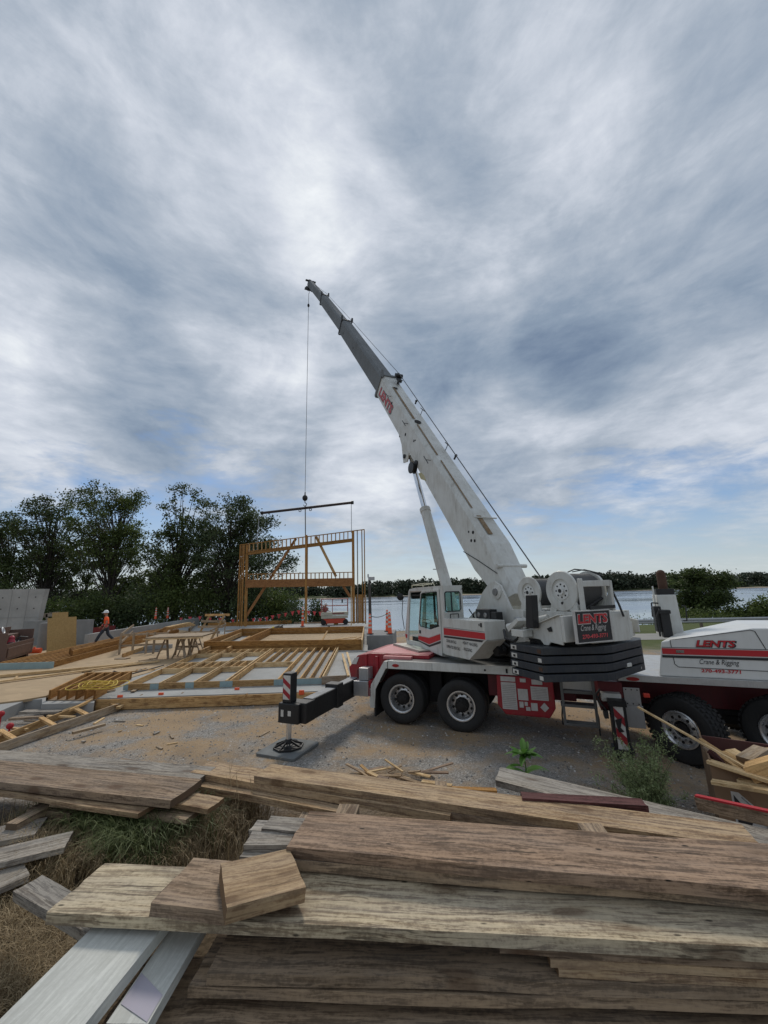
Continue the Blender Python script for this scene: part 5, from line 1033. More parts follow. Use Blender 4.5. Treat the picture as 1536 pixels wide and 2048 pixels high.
# operator cab : l from .80 to 1.34 ; left face l=1.34
CL,CR=1.34,.80
def sidepoly(m,poly,l0,l1): m.prism(poly,l0,l1)
cab=sp('operator_cab',white,lambda m:(
  # left side: pillars and lower part (l= CL-.04..CL)
  m.prism([(1.97,1.41),(2.16,1.52),(2.26,1.73),(1.93,2.93),(1.86,2.93),(2.07,1.62),(1.90,1.45)],CL-.04,CL),   # front pillar
  m.prism([(.06,1.50),(.06,2.97),(.24,2.97),(.24,1.50)],CL-.04,CL),                                          # rear pillar
  m.prism([(.24,2.93),(1.93,2.93),(1.86,2.99),(1.5,3.02),(.06,3.04),(.06,2.97),(.24,2.97)],CL-.04,CL),       # top rail
  m.prism([(.24,1.46),(1.0,1.42),(1.97,1.41),(2.0,1.62),(1.1,1.62),(.24,1.62)],CL-.04,CL-.001),               # sill
  m.prism([(1.97,1.41),(2.16,1.52),(2.26,1.73),(1.93,2.93),(1.86,2.93),(2.07,1.62),(1.90,1.45)],CR,CR+.04),
  m.prism([(.06,1.50),(.06,2.97),(.16,2.97),(.16,1.50)],CR,CR+.04),
  m.prism([(.16,1.46),(1.97,1.41),(2.16,1.52),(2.2,1.75),(.16,1.75)],CR,CR+.04),
  m.prism([(.06,3.04),(1.5,3.02),(1.86,2.99),(1.95,2.93),(1.90,2.90),(.06,2.93)],CR+.0,CL-.04),              # roof
  m.box(.06,.09,CR+.04,CL-.04,1.50,2.42), m.box(.06,.09,CR+.04,CR+.09,2.42,2.93), m.box(.06,.09,CR+.09,CL-.04,2.88,2.93),
  m.box(.2,2.0,CR+.04,CL-.04,1.42,1.47)),bevel=.012)
sp('window_seal',black,lambda m:(m.tube([(.055,CR+.10,2.46),(.055,CR+.07,2.50),(.055,CR+.07,2.85),(.055,CR+.10,2.89),(.055,CL-.08,2.89),(.055,CL-.05,2.86),(.055,CL-.05,2.47),(.055,CL-.08,2.44),(.055,CR+.10,2.44)],.014,5),m.box(.05,.062,CR+.30,CR+.33,2.45,2.88)),par=cab,smooth=40)
sp('rear_window',glass,lambda m:m.box(.068,.078,CR+.05,CL-.04,2.43,2.9),par=cab)
sp('windshield',glass,lambda m:m.add([(2.05,CR+.04,1.75),(2.05,CL-.04,1.75),(1.87,CL-.04,2.9),(1.87,CR+.04,2.9)],[(0,1,2,3)]),par=cab)
sp('side_window',glass,lambda m:m.add([(.18,CR+.02,1.77),(2.08,CR+.02,1.77),(1.88,CR+.02,2.92),(.18,CR+.02,2.92)],[(0,1,2,3)]),par=cab)
sp('sun_blind',black,lambda m:(m.box(1.2,1.85,CR+.05,CL-.06,2.80,2.84),m.box(1.86,1.88,CR+.05,CL-.05,2.72,2.9)),par=cab)
door=sp('cab_door',white,lambda m:(m.prism([(.20,1.44),(.20,2.10),(.72,1.99),(1.22,2.02),(1.32,2.10),(1.36,1.66),(1.02,1.5)],CL+.005,CL+.035),
   m.prism([(.20,2.10),(.20,2.96),(.27,2.96),(.27,2.12)],CL+.005,CL+.035),m.prism([(.27,2.90),(.27,2.96),(1.08,2.93),(1.14,2.86),(1.10,2.84),(1.04,2.88)],CL+.005,CL+.035),m.prism([(1.10,2.86),(1.14,2.86),(1.32,2.10),(1.27,2.08)],CL+.005,CL+.035)),par=cab,bevel=.006)
sp('door_window',glass,lambda m:m.prism([(.26,2.12),(.72,2.0),(1.22,2.03),(1.29,2.10),(1.10,2.88),(.26,2.92)],CL+.014,CL+.022),par=cab)
sp('door_seal',black,lambda m:m.tube([(.28,CL+.036,2.14),(.72,CL+.036,2.02),(1.20,CL+.036,2.045),(1.27,CL+.036,2.12),(1.09,CL+.036,2.84),(1.04,CL+.036,2.87),(.31,CL+.036,2.90),(.28,CL+.036,2.87),(.28,CL+.036,2.14)],.011,5),par=cab,smooth=40)
sp('door_stripe',redstripe,lambda m:m.prism([(.21,1.80),(.21,1.93),(.78,1.79),(1.345,1.79),(1.355,1.70),(.78,1.64)],CL+.036,CL+.040),par=cab)
sp('stripe_edge',decal_black,lambda m:m.prism([(.21,1.725),(.21,1.775),(.78,1.62),(1.35,1.68),(1.35,1.655),(.78,1.575)],CL+.036,CL+.040),par=cab)
sp('stripe_edge',decalw,lambda m:(m.prism([(.21,1.779),(.21,1.797),(.78,1.637),(1.353,1.697),(1.353,1.683),(.78,1.623)],CL+.036,CL+.0395),m.prism([(.21,1.933),(.21,1.948),(.78,1.807),(1.343,1.807),(1.343,1.793),(.78,1.793)],CL+.036,CL+.0395)),par=cab)
sp('nose_stripe',redstripe,lambda m:m.prism([(2.12,1.66),(2.20,1.66),(2.245,1.76),(2.10,1.76)],CL+.0005,CL+.004),par=cab)
sp('door_handle',black,lambda m:m.box(1.20,1.26,CL+.036,CL+.06,1.86,1.94),par=cab,bevel=.008)
sp('seat',black,lambda m:(m.box(.45,1.0,CR+.08,CL-.14,1.75,1.92),m.box(.35,.45,CR+.10,CR+.30,1.9,2.35),m.box(.4,1.0,CR+.1,CL-.16,1.48,1.75)),par=cab,bevel=.04)
sp('console',black,lambda m:(m.box(1.5,2.0,CR+.06,CL-.1,1.47,1.72),m.box(1.1,1.5,CR+.05,CR+.16,1.48,2.05),m.cyl((1.6,1.05,1.6),(1.5,1.05,2.1),.02),m.lathe([(.12,0),(.14,.01),(.12,.02),(.11,.01)],(1.48,1.05,2.12),(-.4,0,1),18,True),m.cyl((1.15,CR+.1,2.05),(1.2,CR+.12,2.3),.018),m.box(1.3,1.36,CR+.05,CR+.09,2.1,2.9)),par=cab,bevel=.01)
sp('roof_guard',paint('cream_rail',(.55,.52,.38),.5),lambda m:(m.tube([(1.80,CL-.05,3.02),(1.80,CL-.05,3.09),(1.2,CL-.05,3.12),(1.15,CL-.05,3.05)],.013,6),m.tube([(1.80,CL-.4,3.02),(1.80,CL-.4,3.09),(1.2,CL-.4,3.12),(1.15,CL-.4,3.05)],.013,6),m.tube([(1.80,CL-.05,3.09),(1.80,CL-.4,3.09)],.013,6),m.tube([(1.2,CL-.05,3.12),(1.2,CL-.4,3.12)],.013,6)),par=cab,smooth=40)
sp('mirror',black,lambda m:(m.tube([(2.0,CL-.3,2.80),(2.35,CL-.02,2.80)],.012,6),m.lathe([(0,-.03),(.10,-.02),(.105,.0),(0,.03)],(2.45,CL+.02,2.78),(-1,.3,0),16),m.tube([(2.27,CL+.03,2.7),(2.35,CL+.03,2.3),(2.25,CL+.02,1.9)],.01,5)),par=cab,smooth=40)
sp('grab_handle',black,lambda m:m.tube([(.05,CR+.18,2.27),(0,CR+.18,2.29),(0,CR+.18,2.38),(0,CR+.40,2.38),(0,CR+.40,2.27),(.05,CR+.40,2.25)],.011,6),par=cab,smooth=40)
sp('catwalk',paint('catwalk_grey',(.42,.41,.36),.5,metal=.3,dirt=.5),lambda m:(m.box(.75,2.3,CL-.1,CL+.34,1.485,1.515),m.box(.75,2.3,CL+.34,CL+.36,1.45,1.53)),bevel=.008)
# side box
BXL=1.36
sb=sp('side_panel',white,lambda m:(m.prism([(.08,2.29),(.08,1.49),(-.90,1.51),(-1.50,1.94),(-1.50,2.31)],BXL-.03,BXL),m.prism([(.08,2.29),(.08,1.49),(-.90,1.51),(-1.50,1.94),(-1.50,2.31)],.86,.89),m.box(-1.50,-1.47,.89,BXL-.03,1.95,2.305),m.box(-1.47,.07,.89,BXL-.03,2.26,2.285),m.prism([(-1.50,1.94),(-.90,1.51),(-.90,1.54),(-1.47,1.95)],.89,BXL-.03),m.box(-.9,.07,.89,BXL-.03,1.52,1.54)),bevel=.006)
sp('side_stripe',redstripe,lambda m:m.prism([(.07,2.075),(-1.495,2.085),(-1.495,1.965),(.07,1.925)],BXL+.0005,BXL+.005),par=sb)
sp('stripe_edge',decal_black,lambda m:(m.prism([(.07,1.905),(-1.44,1.945),(-1.38,1.905),(.07,1.865)],BXL+.0005,BXL+.005),m.prism([(.07,2.10),(-1.495,2.11),(-1.495,2.104),(.07,2.094)],BXL+.0005,BXL+.004)),par=sb)
sp('stripe_edge',decalw,lambda m:(m.prism([(.07,1.923),(-1.48,1.963),(-1.46,1.949),(.07,1.909)],BXL+.0005,BXL+.0045),m.prism([(.07,2.092),(-1.495,2.102),(-1.495,2.087),(.07,2.077)],BXL+.0005,BXL+.0045)),par=sb)
for (a,z,s_,wd_) in ((-.02,1.775,'CRANE RENTALS',.42),(-.02,1.655,'OPERATED RENTALS',.56),(-.66,1.80,'- HEAVY HAULING',.56),(-.68,1.675,'- RIGGING',.34)): text('lettering',s_,sb,S(a,BXL+.001,z),-SF,UP,.088,decal_black,bold=.02,width=wd_,lift=.001)
sp('warning_decal',decal_black,lambda m:(m.box(-1.42,-1.36,BXL+.0005,BXL+.004,2.19,2.27),m.box(-1.34,-1.31,BXL+.0005,BXL+.004,2.21,2.25)),par=sb)
sp('handrail',black,lambda m:(m.tube([(-.15,.78,2.48),(-.35,.78,2.3)],.014,6),m.tube([(-.32,.80,2.3),(-.36,.80,2.41),(-.9,.80,2.41),(-.95,.80,2.3)],.012,6)),smooth=40)
lb=sp('lamp_box',black,lambda m:(m.box(-1.02,-.52,.66,.86,2.26,2.50),m.box(-1.2,-1.02,.66,.84,2.26,2.45)),bevel=.012)
sp('work_lamp',steel,lambda m:[m.lathe([(0,.03),(.05,.02),(.055,0),(0,0)],(a,.861,2.38),(0,1,0),16) for a in (-.64,-.88)],par=lb,smooth=40)
# winches
def winch(a,z,r,l0,l1,nm,lab):
    wn_=sp('winch',white,lambda m:(m.lathe([(.0,0),(r,0),(r+.01,.01),(r+.01,.04),(r,.05),(r*.62,.05),(r*.60,.025),(0,.025)],(a,l1-.05,z),(0,1,0),40),m.lathe([(0,0),(r,0),(r,.05),(0,.05)],(a,l0,z),(0,1,0),40),
       m.prism([(a-r*.85,z-r*.55),(a+r*.75,z-r*.6),(a+r*.9,2.5),(a+r*.5,2.5),(a+r*.3,2.56),(a-r*.3,2.56),(a-r*.5,2.5),(a-r*.95,2.5)],l1-.04,l1-.008),m.prism([(a-r*.95,z-r*.4),(a+r*.95,z-r*.2),(a+r*.8,2.5),(a-r*.8,2.5)],l0,l0+.04)),smooth=40,label=lab)
    sp('drum',ropem,lambda m:m.lathe([(r*.86+.008*(i%2),l0+.06+(l1-l0-.12)*i/44) for i in range(45)],(a,0,z),(0,1,0),36),par=wn_,smooth=30)
    sp('hub_plate',white2,lambda m:(m.lathe([(0,.0),(r*.45,0),(r*.45,.012),(r*.2,.014),(r*.2,.05),(0,.05)],(a,l1-.026,z),(0,1,0),28)),par=wn_,smooth=40)
    sp('hub_bolt',black,lambda m:[m.cyl((a+r*.33*math.cos(q*.785),l1-.014,z+r*.33*math.sin(q*.785)),(a+r*.33*math.cos(q*.785),l1-.006,z+r*.33*math.sin(q*.785)),.016,n=8) for q in range(8)]+[m.cyl((a,l1+.02,z),(a,l1+.03,z),.035,n=12),m.cyl((a,l1-.02,z-r*.62),(a,l1+.004,z-r*.62),.025,n=10)],par=wn_)
    return wn_
sp('turret_hose',hose,lambda m:(m.tube([(-1.45,.54,1.95),(-1.6,.56,2.25),(-1.9,.56,2.42),(-2.1,.56,2.5)],.016,6)),smooth=40); sp('turret_rib',white,lambda m:m.box(-1.75,-1.70,.52,.60,1.95,2.49),bevel=.004); sp('junction_box',galv,lambda m:m.box(-1.62,-1.45,.52,.58,2.15,2.35),bevel=.008); sp('tower_hole',darkvoid,lambda m:m.cyl((-.25,.521,2.25),(-.25,.523,2.25),.07,n=16))
w1_=winch(-1.86,2.84,.30,-.18,.52,'s','small auxiliary winch'); w2_=winch(-2.68,2.86,.345,-.20,.52,'b','large main winch with black rope')
sp('winch_frame',white,lambda m:(m.box(-3.12,-3.06,.46,.53,2.5,3.06),m.box(-3.12,-3.06,-.24,-.17,2.5,3.02),m.box(-3.12,-3.06,-.17,.46,2.92,3.02),m.box(-3.06,-2.7,.40,.46,2.5,2.62),m.prism([(-3.08,2.5),(-2.8,2.5),(-3.06,2.8)],-.22,-.18)),bevel=.01)
sp('roller',black,lambda m:(m.box(-3.15,-3.12,-.2,.4,2.55,2.6),m.tube([(-3.08,-.26,2.85),(-3.16,-.28,2.6),(-3.2,-.3,2.4)],.018,6),m.tube([(-2.9,.2,2.55),(-3.0,-.1,2.72)],.025,6)),smooth=40)
sp('rope_guard',black,lambda m:(m.tube([(-2.68,.3,3.19),(-2.75,.2,3.24),(-2.9,0,3.2),(-3.05,-.1,3.1)],.012,5),m.tube([(-2.6,.1,3.2),(-2.7,-.1,3.235),(-2.95,-.2,3.15)],.01,5)),smooth=40)
# counterweight carriers
sp('counterweight_bracket',white,lambda m:(m.prism([(-2.15,2.13),(-2.2,2.20),(-3.04,2.47),(-3.04,2.0),(-2.78,2.02),(-2.72,1.965),(-2.62,1.965),(-2.55,2.04),(-2.3,2.06)],.95,.98),m.prism([(-2.2,2.19),(-2.2,2.205),(-3.04,2.485),(-3.04,2.47)],.88,1.03),m.box(-3.05,-2.15,.54,.95,2.04,2.10),m.box(-3.12,-3.06,.52,1.0,2.05,2.46),m.prism([(-1.95,2.22),(-2.25,2.40),(-2.3,2.35),(-2.0,2.14)],.99,1.2),m.box(-2.4,-2.1,1.0,1.22,2.08,2.20),m.prism([(-2.3,2.1),(-3.1,2.30),(-3.1,2.05)],-.62,-.55),m.box(-3.0,-2.3,-.8,-.52,2.04,2.10),m.prism([(-2.6,2.10),(-3.1,2.10),(-3.1,2.32),(-2.9,2.36)],-.8,-.76)),bevel=.012)
sp('bracket_cylinder',white,lambda m:m.cyl((-1.75,1.0,2.20),(-2.55,.75,2.40),.06,n=16),smooth=40)
sp('exhaust_pipe',black,lambda m:m.prism([(-2.42,2.24),(-2.60,2.24),(-2.64,2.80),(-2.49,2.80)],1.02,1.16),bevel=.012)
sp('bracket_opening',black,lambda m:(m.prism([(-2.74,2.24),(-2.84,2.28),(-2.86,2.20),(-2.78,2.19)],.991,.994),m.box(-2.9,-2.2,.60,.92,2.0,2.045),m.tube([(-1.75,1.1,2.15),(-1.9,1.2,2.02),(-2.2,1.25,2.0),(-2.1,1.1,2.02)],.025,6),m.box(-2.5,-2.2,-.9,.9,1.96,2.04)))
# counterweight slabs
for k in range(4):
    z1=1.955-k*.138; z0=z1-.112; o_=.008*((k*7)%3-1)
    poly=[(-2.06+o_,1.25),(-2.84+o_,1.25),(-3.22+o_,.30),(-3.22+o_,.12),(-2.94,-1.0),(-2.78,-1.22),(-2.0,-1.22)]
    cw=sp('counterweight_slab',slabm,lambda m:m.prism(poly,z0,z1,'xy'),bevel=.006,label=['top','second','third','lowest'][k]+' dark slab of the counterweight stack')
    sp('lifting_lug',reflw,lambda m:(m.box(-2.24,-2.10,1.251,1.256,z0+.02,z1-.02)),par=cw); sp('lug_hole',black,lambda m:(m.box(-2.20,-2.15,1.2565,1.262,z0+.035,z1-.04)),par=cw)
    sp('paint_chip',reflw if k in(1,3) else rust,lambda m:(m.box(-2.82,-2.74,1.251,1.2535,z0+.02,z1-.03)),par=cw)
    if k==3: text('lettering','4',cw,S(-2.985,-.82,z0+.03),V(S(-2.94,-1.0,0)-S(-3.22,.12,0)),UP,.075,reflw,bold=.01,lift=.006)
# sign
sd0,sd1=S(-3.29,.93,2.06),S(-3.29,.17,2.06); dxs=(sd1-sd0).normalized()
sg=sp('company_sign',decal_black,lambda m:m.box(-3.30,-3.27,.17,.93,2.06,2.53),label='black sign with red lettering on the counterweight bracket')
sp('sign_frame',decalw,lambda m:(m.box(-3.31,-3.26,.93,.945,2.045,2.545),m.box(-3.31,-3.26,.155,.17,2.045,2.545),m.box(-3.31,-3.26,.17,.93,2.045,2.06),m.box(-3.31,-3.26,.17,.93,2.53,2.545)),par=sg)
text('lettering','LENTS',sg,S(-3.30,.895,2.345),-SL,UP,.20,decalw,shear=.08,bold=.065,width=.68,lift=.002); text('lettering','LENTS',sg,S(-3.30,.885,2.352),-SL,UP,.185,redstripe,shear=.08,bold=.04,width=.655,lift=.005)
text('lettering','Crane & Rigging',sg,S(-3.30,.84,2.235),-SL,UP,.125,decalw,shear=.3,bold=.005,width=.56,lift=.003)
text('lettering','270-493-3771',sg,S(-3.30,.83,2.115),-SL,UP,.085,pinkflag,shear=.1,bold=.02,width=.56,lift=.003)
# ---------------- boom
P0=V((-.98,0,2.68)); pts=[P0,V((6.27,0,11.86)),V((12.64,0,19.43)),V((18.61,0,26.28)),V((24.5,0,32.85))]
def bframe(p,q):
    d=(V(q)-V(p)).normalized(); n=V((-d.z,0,d.x)); return d,n   # along, upper side normal
def boxsec(m,p,q,w,h,ch,h0=None):
    d,n=bframe(p,q); h0=h if h0 is None else h0
    def ring(c,hh): 
        a,b=w/2,hh/2; return [c+V((0,y,0))+n*x for y,x in ((-a+ch,-b),(a-ch,-b),(a,-b+ch),(a,b-ch*1.6),(a-ch*1.3,b),(-a+ch*1.3,b),(-a,b-ch*1.6),(-a,-b+ch))]
    r=ring(V(p),h0)+ring(V(q),h); k=8
    m.add(r,[tuple(range(k)),tuple(range(2*k-1,k-1,-1))]+[(i,i+k,(i+1)%k+k,(i+1)%k) for i in range(k)])
secs=[('boom_base',white,.73,.96,.08),('boom_section',greyb,.64,.86,.07),('boom_section',greyb,.54,.74,.06),('boom_section',greyb,.44,.62,.05)]
bobs=[]
d0,n0=bframe(pts[0],pts[1])
def boombase(m):
    a=pts[0]+d0*.0; mid=pts[0]+d0*1.3
    boxsec(m,a,mid,.73,.96,.08,.45); boxsec(m,mid,pts[1],.73,.96,.08)
bobs.append(sp('boom_base',white,boombase,smooth=25))
for i in range(1,4):
    nm,mt_,w_,h_,ch=secs[i]; dd,nn=bframe(pts[i],pts[i+1]); bobs.append(sp(nm,mt_,lambda m:boxsec(m,pts[i]-dd*1.0,pts[i+1],w_,h_,ch),smooth=25,label=['','thickest grey telescopic boom section','middle grey telescopic boom section','outermost grey telescopic boom section'][i]))
for i in range(1,4):
    nm,mt_,w_,h_,ch=secs[i-1]; dd,nn=bframe(pts[i-1],pts[i]); p=pts[i]
    def collar(m):
        for (y0,y1,x0,x1) in ((-w_/2-.03,w_/2+.03,h_/2,h_/2+.05),(-w_/2-.03,w_/2+.03,-h_/2-.05,-h_/2),(w_/2,w_/2+.04,-h_/2,h_/2),(-w_/2-.04,-w_/2,-h_/2,h_/2)):
            q=[p-dd*.16+V((0,y0,0))+nn*x0,p-dd*.16+V((0,y1,0))+nn*x0,p-dd*.16+V((0,y1,0))+nn*x1,p-dd*.16+V((0,y0,0))+nn*x1]; m.add(q+[v+dd*.18 for v in q],[(3,2,1,0),(4,5,6,7),(0,1,5,4),(1,2,6,5),(2,3,7,6),(3,0,4,7)])
        for y in (-w_/2-.06,w_/2-.04): 
            q=[p-dd*.25+V((0,y,0))+nn*h_/2,p-dd*.25+V((0,y+.1,0))+nn*h_/2,p-dd*.02+V((0,y+.1,0))+nn*(h_/2+.22),p-dd*.02+V((0,y,0))+nn*(h_/2+.22),p+dd*.03+V((0,y,0))+nn*h_/2,p+dd*.03+V((0,y+.1,0))+nn*h_/2]
            m.add(q,[(0,1,2,3),(3,2,5,4),(0,3,4),(1,5,2),(0,4,5,1)])
    sp('collar',black if i>1 else greyb,collar,par=bobs[i-1])
    sp('wear_slot',darkvoid,lambda m:[m.cyl(p-dd*(k_)+V((0,w_/2-.004,0))-nn*.1,p-dd*(k_)+V((0,w_/2+.004,0))-nn*.1,.06,n=10) for k_ in (1.2,4.2)],par=bobs[i-1])
# boom head
e=pts[4]; dd,nn=bframe(pts[3],pts[4])
hd=sp('boom_head',black,lambda m:(m.prism([(e.x-.3,e.z-.6),(e.x+.35,e.z-.55),(e.x+.5,e.z+.35),(e.x+.1,e.z+.45),(e.x-.35,e.z+.15)],.16,.24),m.prism([(e.x-.3,e.z-.6),(e.x+.35,e.z-.55),(e.x+.5,e.z+.35),(e.x+.1,e.z+.45),(e.x-.35,e.z+.15)],-.24,-.16),m.box(e.x-.1,e.x+.1,-.5,.5,e.z+.30,e.z+.36),m.box(e.x-.05,e.x+.25,-.3,.55,e.z-.58,e.z-.50)))
sp('sheave',black,lambda m:(m.lathe([(0,-.1),(.27,-.1),(.22,-.04),(.22,.04),(.27,.1),(0,.1)],(e.x+.15,0,e.z+.2),(0,1,0),20),m.lathe([(0,-.12),(.26,-.12),(.2,-.04),(.2,.04),(.26,.12),(0,.12)],(e.x+.1,0,e.z-.45),(0,1,0),20)),par=hd,smooth=30)
sp('anti_block_switch',black,lambda m:(m.box(e.x+.25,e.x+.32,-.1,.12,e.z+.4,e.z+.75),m.box(e.x-.3,e.x-.2,.3,.5,e.z-.9,e.z-.6),m.tube([(e.x+.1,.1,e.z-.7),(e.x+.1,.1,e.z-1.0)],.02,5)),par=hd)
# boom decorations on left face
def BL(s,x,off=.0,sec=0):
    p,q=pts[sec],pts[sec+1]; d_,n_=bframe(p,q); w_=secs[sec][2]; return p+d_*s+n_*x+V((0,w_/2+off,0))
L0=(pts[1]-pts[0]).length
def MSv(v): return MS@v
dw,nw=(MS.to_3x3()@d0),(MS.to_3x3()@n0)
text('lettering','LENTS',bobs[0],MSv(BL(L0-.35,-.27,.002)),-dw,nw,.52,greyb,shear=.15,bold=.07,width=2.05,lift=.002); text('lettering','LENTS',bobs[0],MSv(BL(L0-.38,-.25,.002)),-dw,nw,.48,redstripe,shear=.15,bold=.035,width=1.95,lift=.006)
sp('bracket',black,lambda m:[(m.tube([BL(s,.28,0),BL(s,.28,.16)],.012,5),m.tube([BL(s-.2,.28,.16),BL(s+.2,.28,.16)],.014,5)) for s in (9.9,7.6,5.2)]+[(m.tube([V((0,-.62,0))+BL(s,.44,0),V((0,-.62,0))+BL(s,.70,0)],.012,5),m.tube([V((0,-.62,0))+BL(s-.2,.72,0),V((0,-.62,0))+BL(s+.2,.66,0)],.014,5)) for s in (10.9,8.1,5.6)],par=bobs[0])
sp('cutout',darkvoid,lambda m:[m.lathe([(0,0),(r_,0),(r_,.005),(0,.005)],BL(s,x,.0),(0,1,0),12) for s,x,r_ in ((9.6,.12,.07),(6.7,.1,.045),(6.62,.17,.03),(1.95,.22,.045),(1.75,.12,.04),(1.86,.02,.04),(2.1,.1,.03))]+[m.lathe([(0,0),(.13,0),(.13,.01),(0,.01)],V((0,-.25,0))+BL(7.4,.5),tuple(n0),14),m.lathe([(0,0),(.09,0),(.09,.01),(0,.01)],V((0,-.25,0))+BL(10.3,.5),tuple(n0),14)],par=bobs[0])
sp('rust_streak',paint('rust_stain',(.20,.12,.05),.8,dirt=.7,dirtc=(.45,.42,.36),scale=3),lambda m:[m.add([BL(a_,.5,-.13)+n0*.003,BL(b__,.5,-.13)+n0*.003,BL(b__,.5,-.13-w__)+n0*.003,BL(a_,.5,-.13-w__)+n0*.003],[(0,1,2,3)]) for a_,b__,w__ in ((7.6,10.4,.09),(5.2,7.2,.06),(2.6,4.9,.05),(1.6,2.3,.14))],par=bobs[0])
sp('foot_bracket',white,lambda m:(m.tube([BL(1.0,.515,.0),BL(2.2,.515,.0)],.008,5),m.cyl(BL(2.2,.52,.0),BL(2.2,.52,-.7),.018,n=8),m.cyl(BL(.7,.34,.04),BL(.7,.34,-.8),.045,n=14)),par=bobs[0],smooth=40)
sp('boom_cable',black,lambda m:m.tube([BL(.6,.2,.012),BL(1.3,-.12,.012),BL(1.9,-.42,.012)],.010,5),par=bobs[0])
sp('hose_reel',black,lambda m:(m.lathe([(0,0),(.20,0),(.2,.03),(.14,.04),(.14,.12),(.2,.13),(.2,.16),(0,.16)],BL(5.95,-.52,.0),(0,1,0),24),m.lathe([(0,0),(.12,0),(.12,.05),(0,.05)],BL(5.95,-.35,.0),(0,1,0),20)),par=bobs[0],smooth=40)
sp('chipped_plate',paint('cream_chip',(.5,.45,.25),.6,dirt=.5),lambda m:m.add([BL(5.3,-.52,.003),BL(5.6,-.50,.003),BL(5.45,-.36,.003),BL(5.2,-.3,.003),BL(4.95,-.34,.003)],[(0,1,2,3,4)]),par=bobs[0])
sp('roller_bracket',black,lambda m:(m.beam(BL(L0-.9,.5,-.5),BL(L0-.8,.75,-.5),.06,.1),m.beam(BL(L0-1.1,.70,-.5),BL(L0-.4,.74,-.5),.12,.10),m.cyl(BL(L0-.75,.80,-.35),BL(L0-.75,.80,-.65),.09,n=12)),par=bobs[0])
sp('boom_lug',white,lambda m:[m.prism([(3.25,8.2),(4.75,10.05),(4.75,9.3),(4.35,8.35),(4.25,7.6),(3.95,7.55),(3.7,7.9)],y,y+.05) for y in (.2,-.25)],par=bobs[0])
sp('lug_pin',black,lambda m:(m.cyl((4.1,-.28,7.8),(4.1,.30,7.8),.08,n=14),m.cyl((4.45,-.26,8.75),(4.45,.27,8.75),.06,n=14)),par=bobs[0],smooth=40)
cyl0,cylm,cyl1=V((1.45,0,1.55)),V((3.21,0,5.64)),V((4.1,0,7.8))
lc=sp('lift_cylinder',white,lambda m:(m.cyl(cyl0,cylm,.165,n=28),m.cyl(cylm-(cylm-cyl0).normalized()*.12,cylm+(cylm-cyl0).normalized()*.02,.18,n=28)),smooth=40)
sp('cylinder_rod',chrome,lambda m:m.cyl(cylm,cyl1,.095,n=24),par=lc,smooth=40)
dc=(cylm-cyl0).normalized(); nc=V((-dc.z,0,dc.x))
sp('hydraulic_line',black,lambda m:(m.tube([cyl0+dc*1.4-nc*.2,cyl0+dc*2.6-nc*.21,cylm-dc*.65-nc*.19],.018,6),m.tube([cyl0+dc*2.3-nc*.2+V((0,-.05,0)),cyl0+dc*2.3-nc*.2+V((0,.18,0))],.012,5)),par=lc,smooth=40)
# hoist rope along the boom
sp('winch_rope',ropem,lambda m:(m.tube([V((-1.80,0.1,3.13)),BL(L0-.75,.88,-.5)],.014,6),m.tube([BL(L0-.75,.88,-.5),pts[2]+n0*.62-V((0,.12,0)),pts[3]+n0*.52-V((0,.1,0)),V((e.x+.15,0,e.z+.46))],.012,5)))
sp('rope_guide',black,lambda m:(m.cyl(BL(5.05,.5,-.7),BL(5.05,.62,-.7),.03),m.sphere(BL(5.05,.64,-.7),.05,8),m.cyl(BL(9.0,.5,-.7),BL(9.0,.6,-.7),.03),m.sphere(BL(9.,.62,-.7),.05,8)),par=bobs[0])
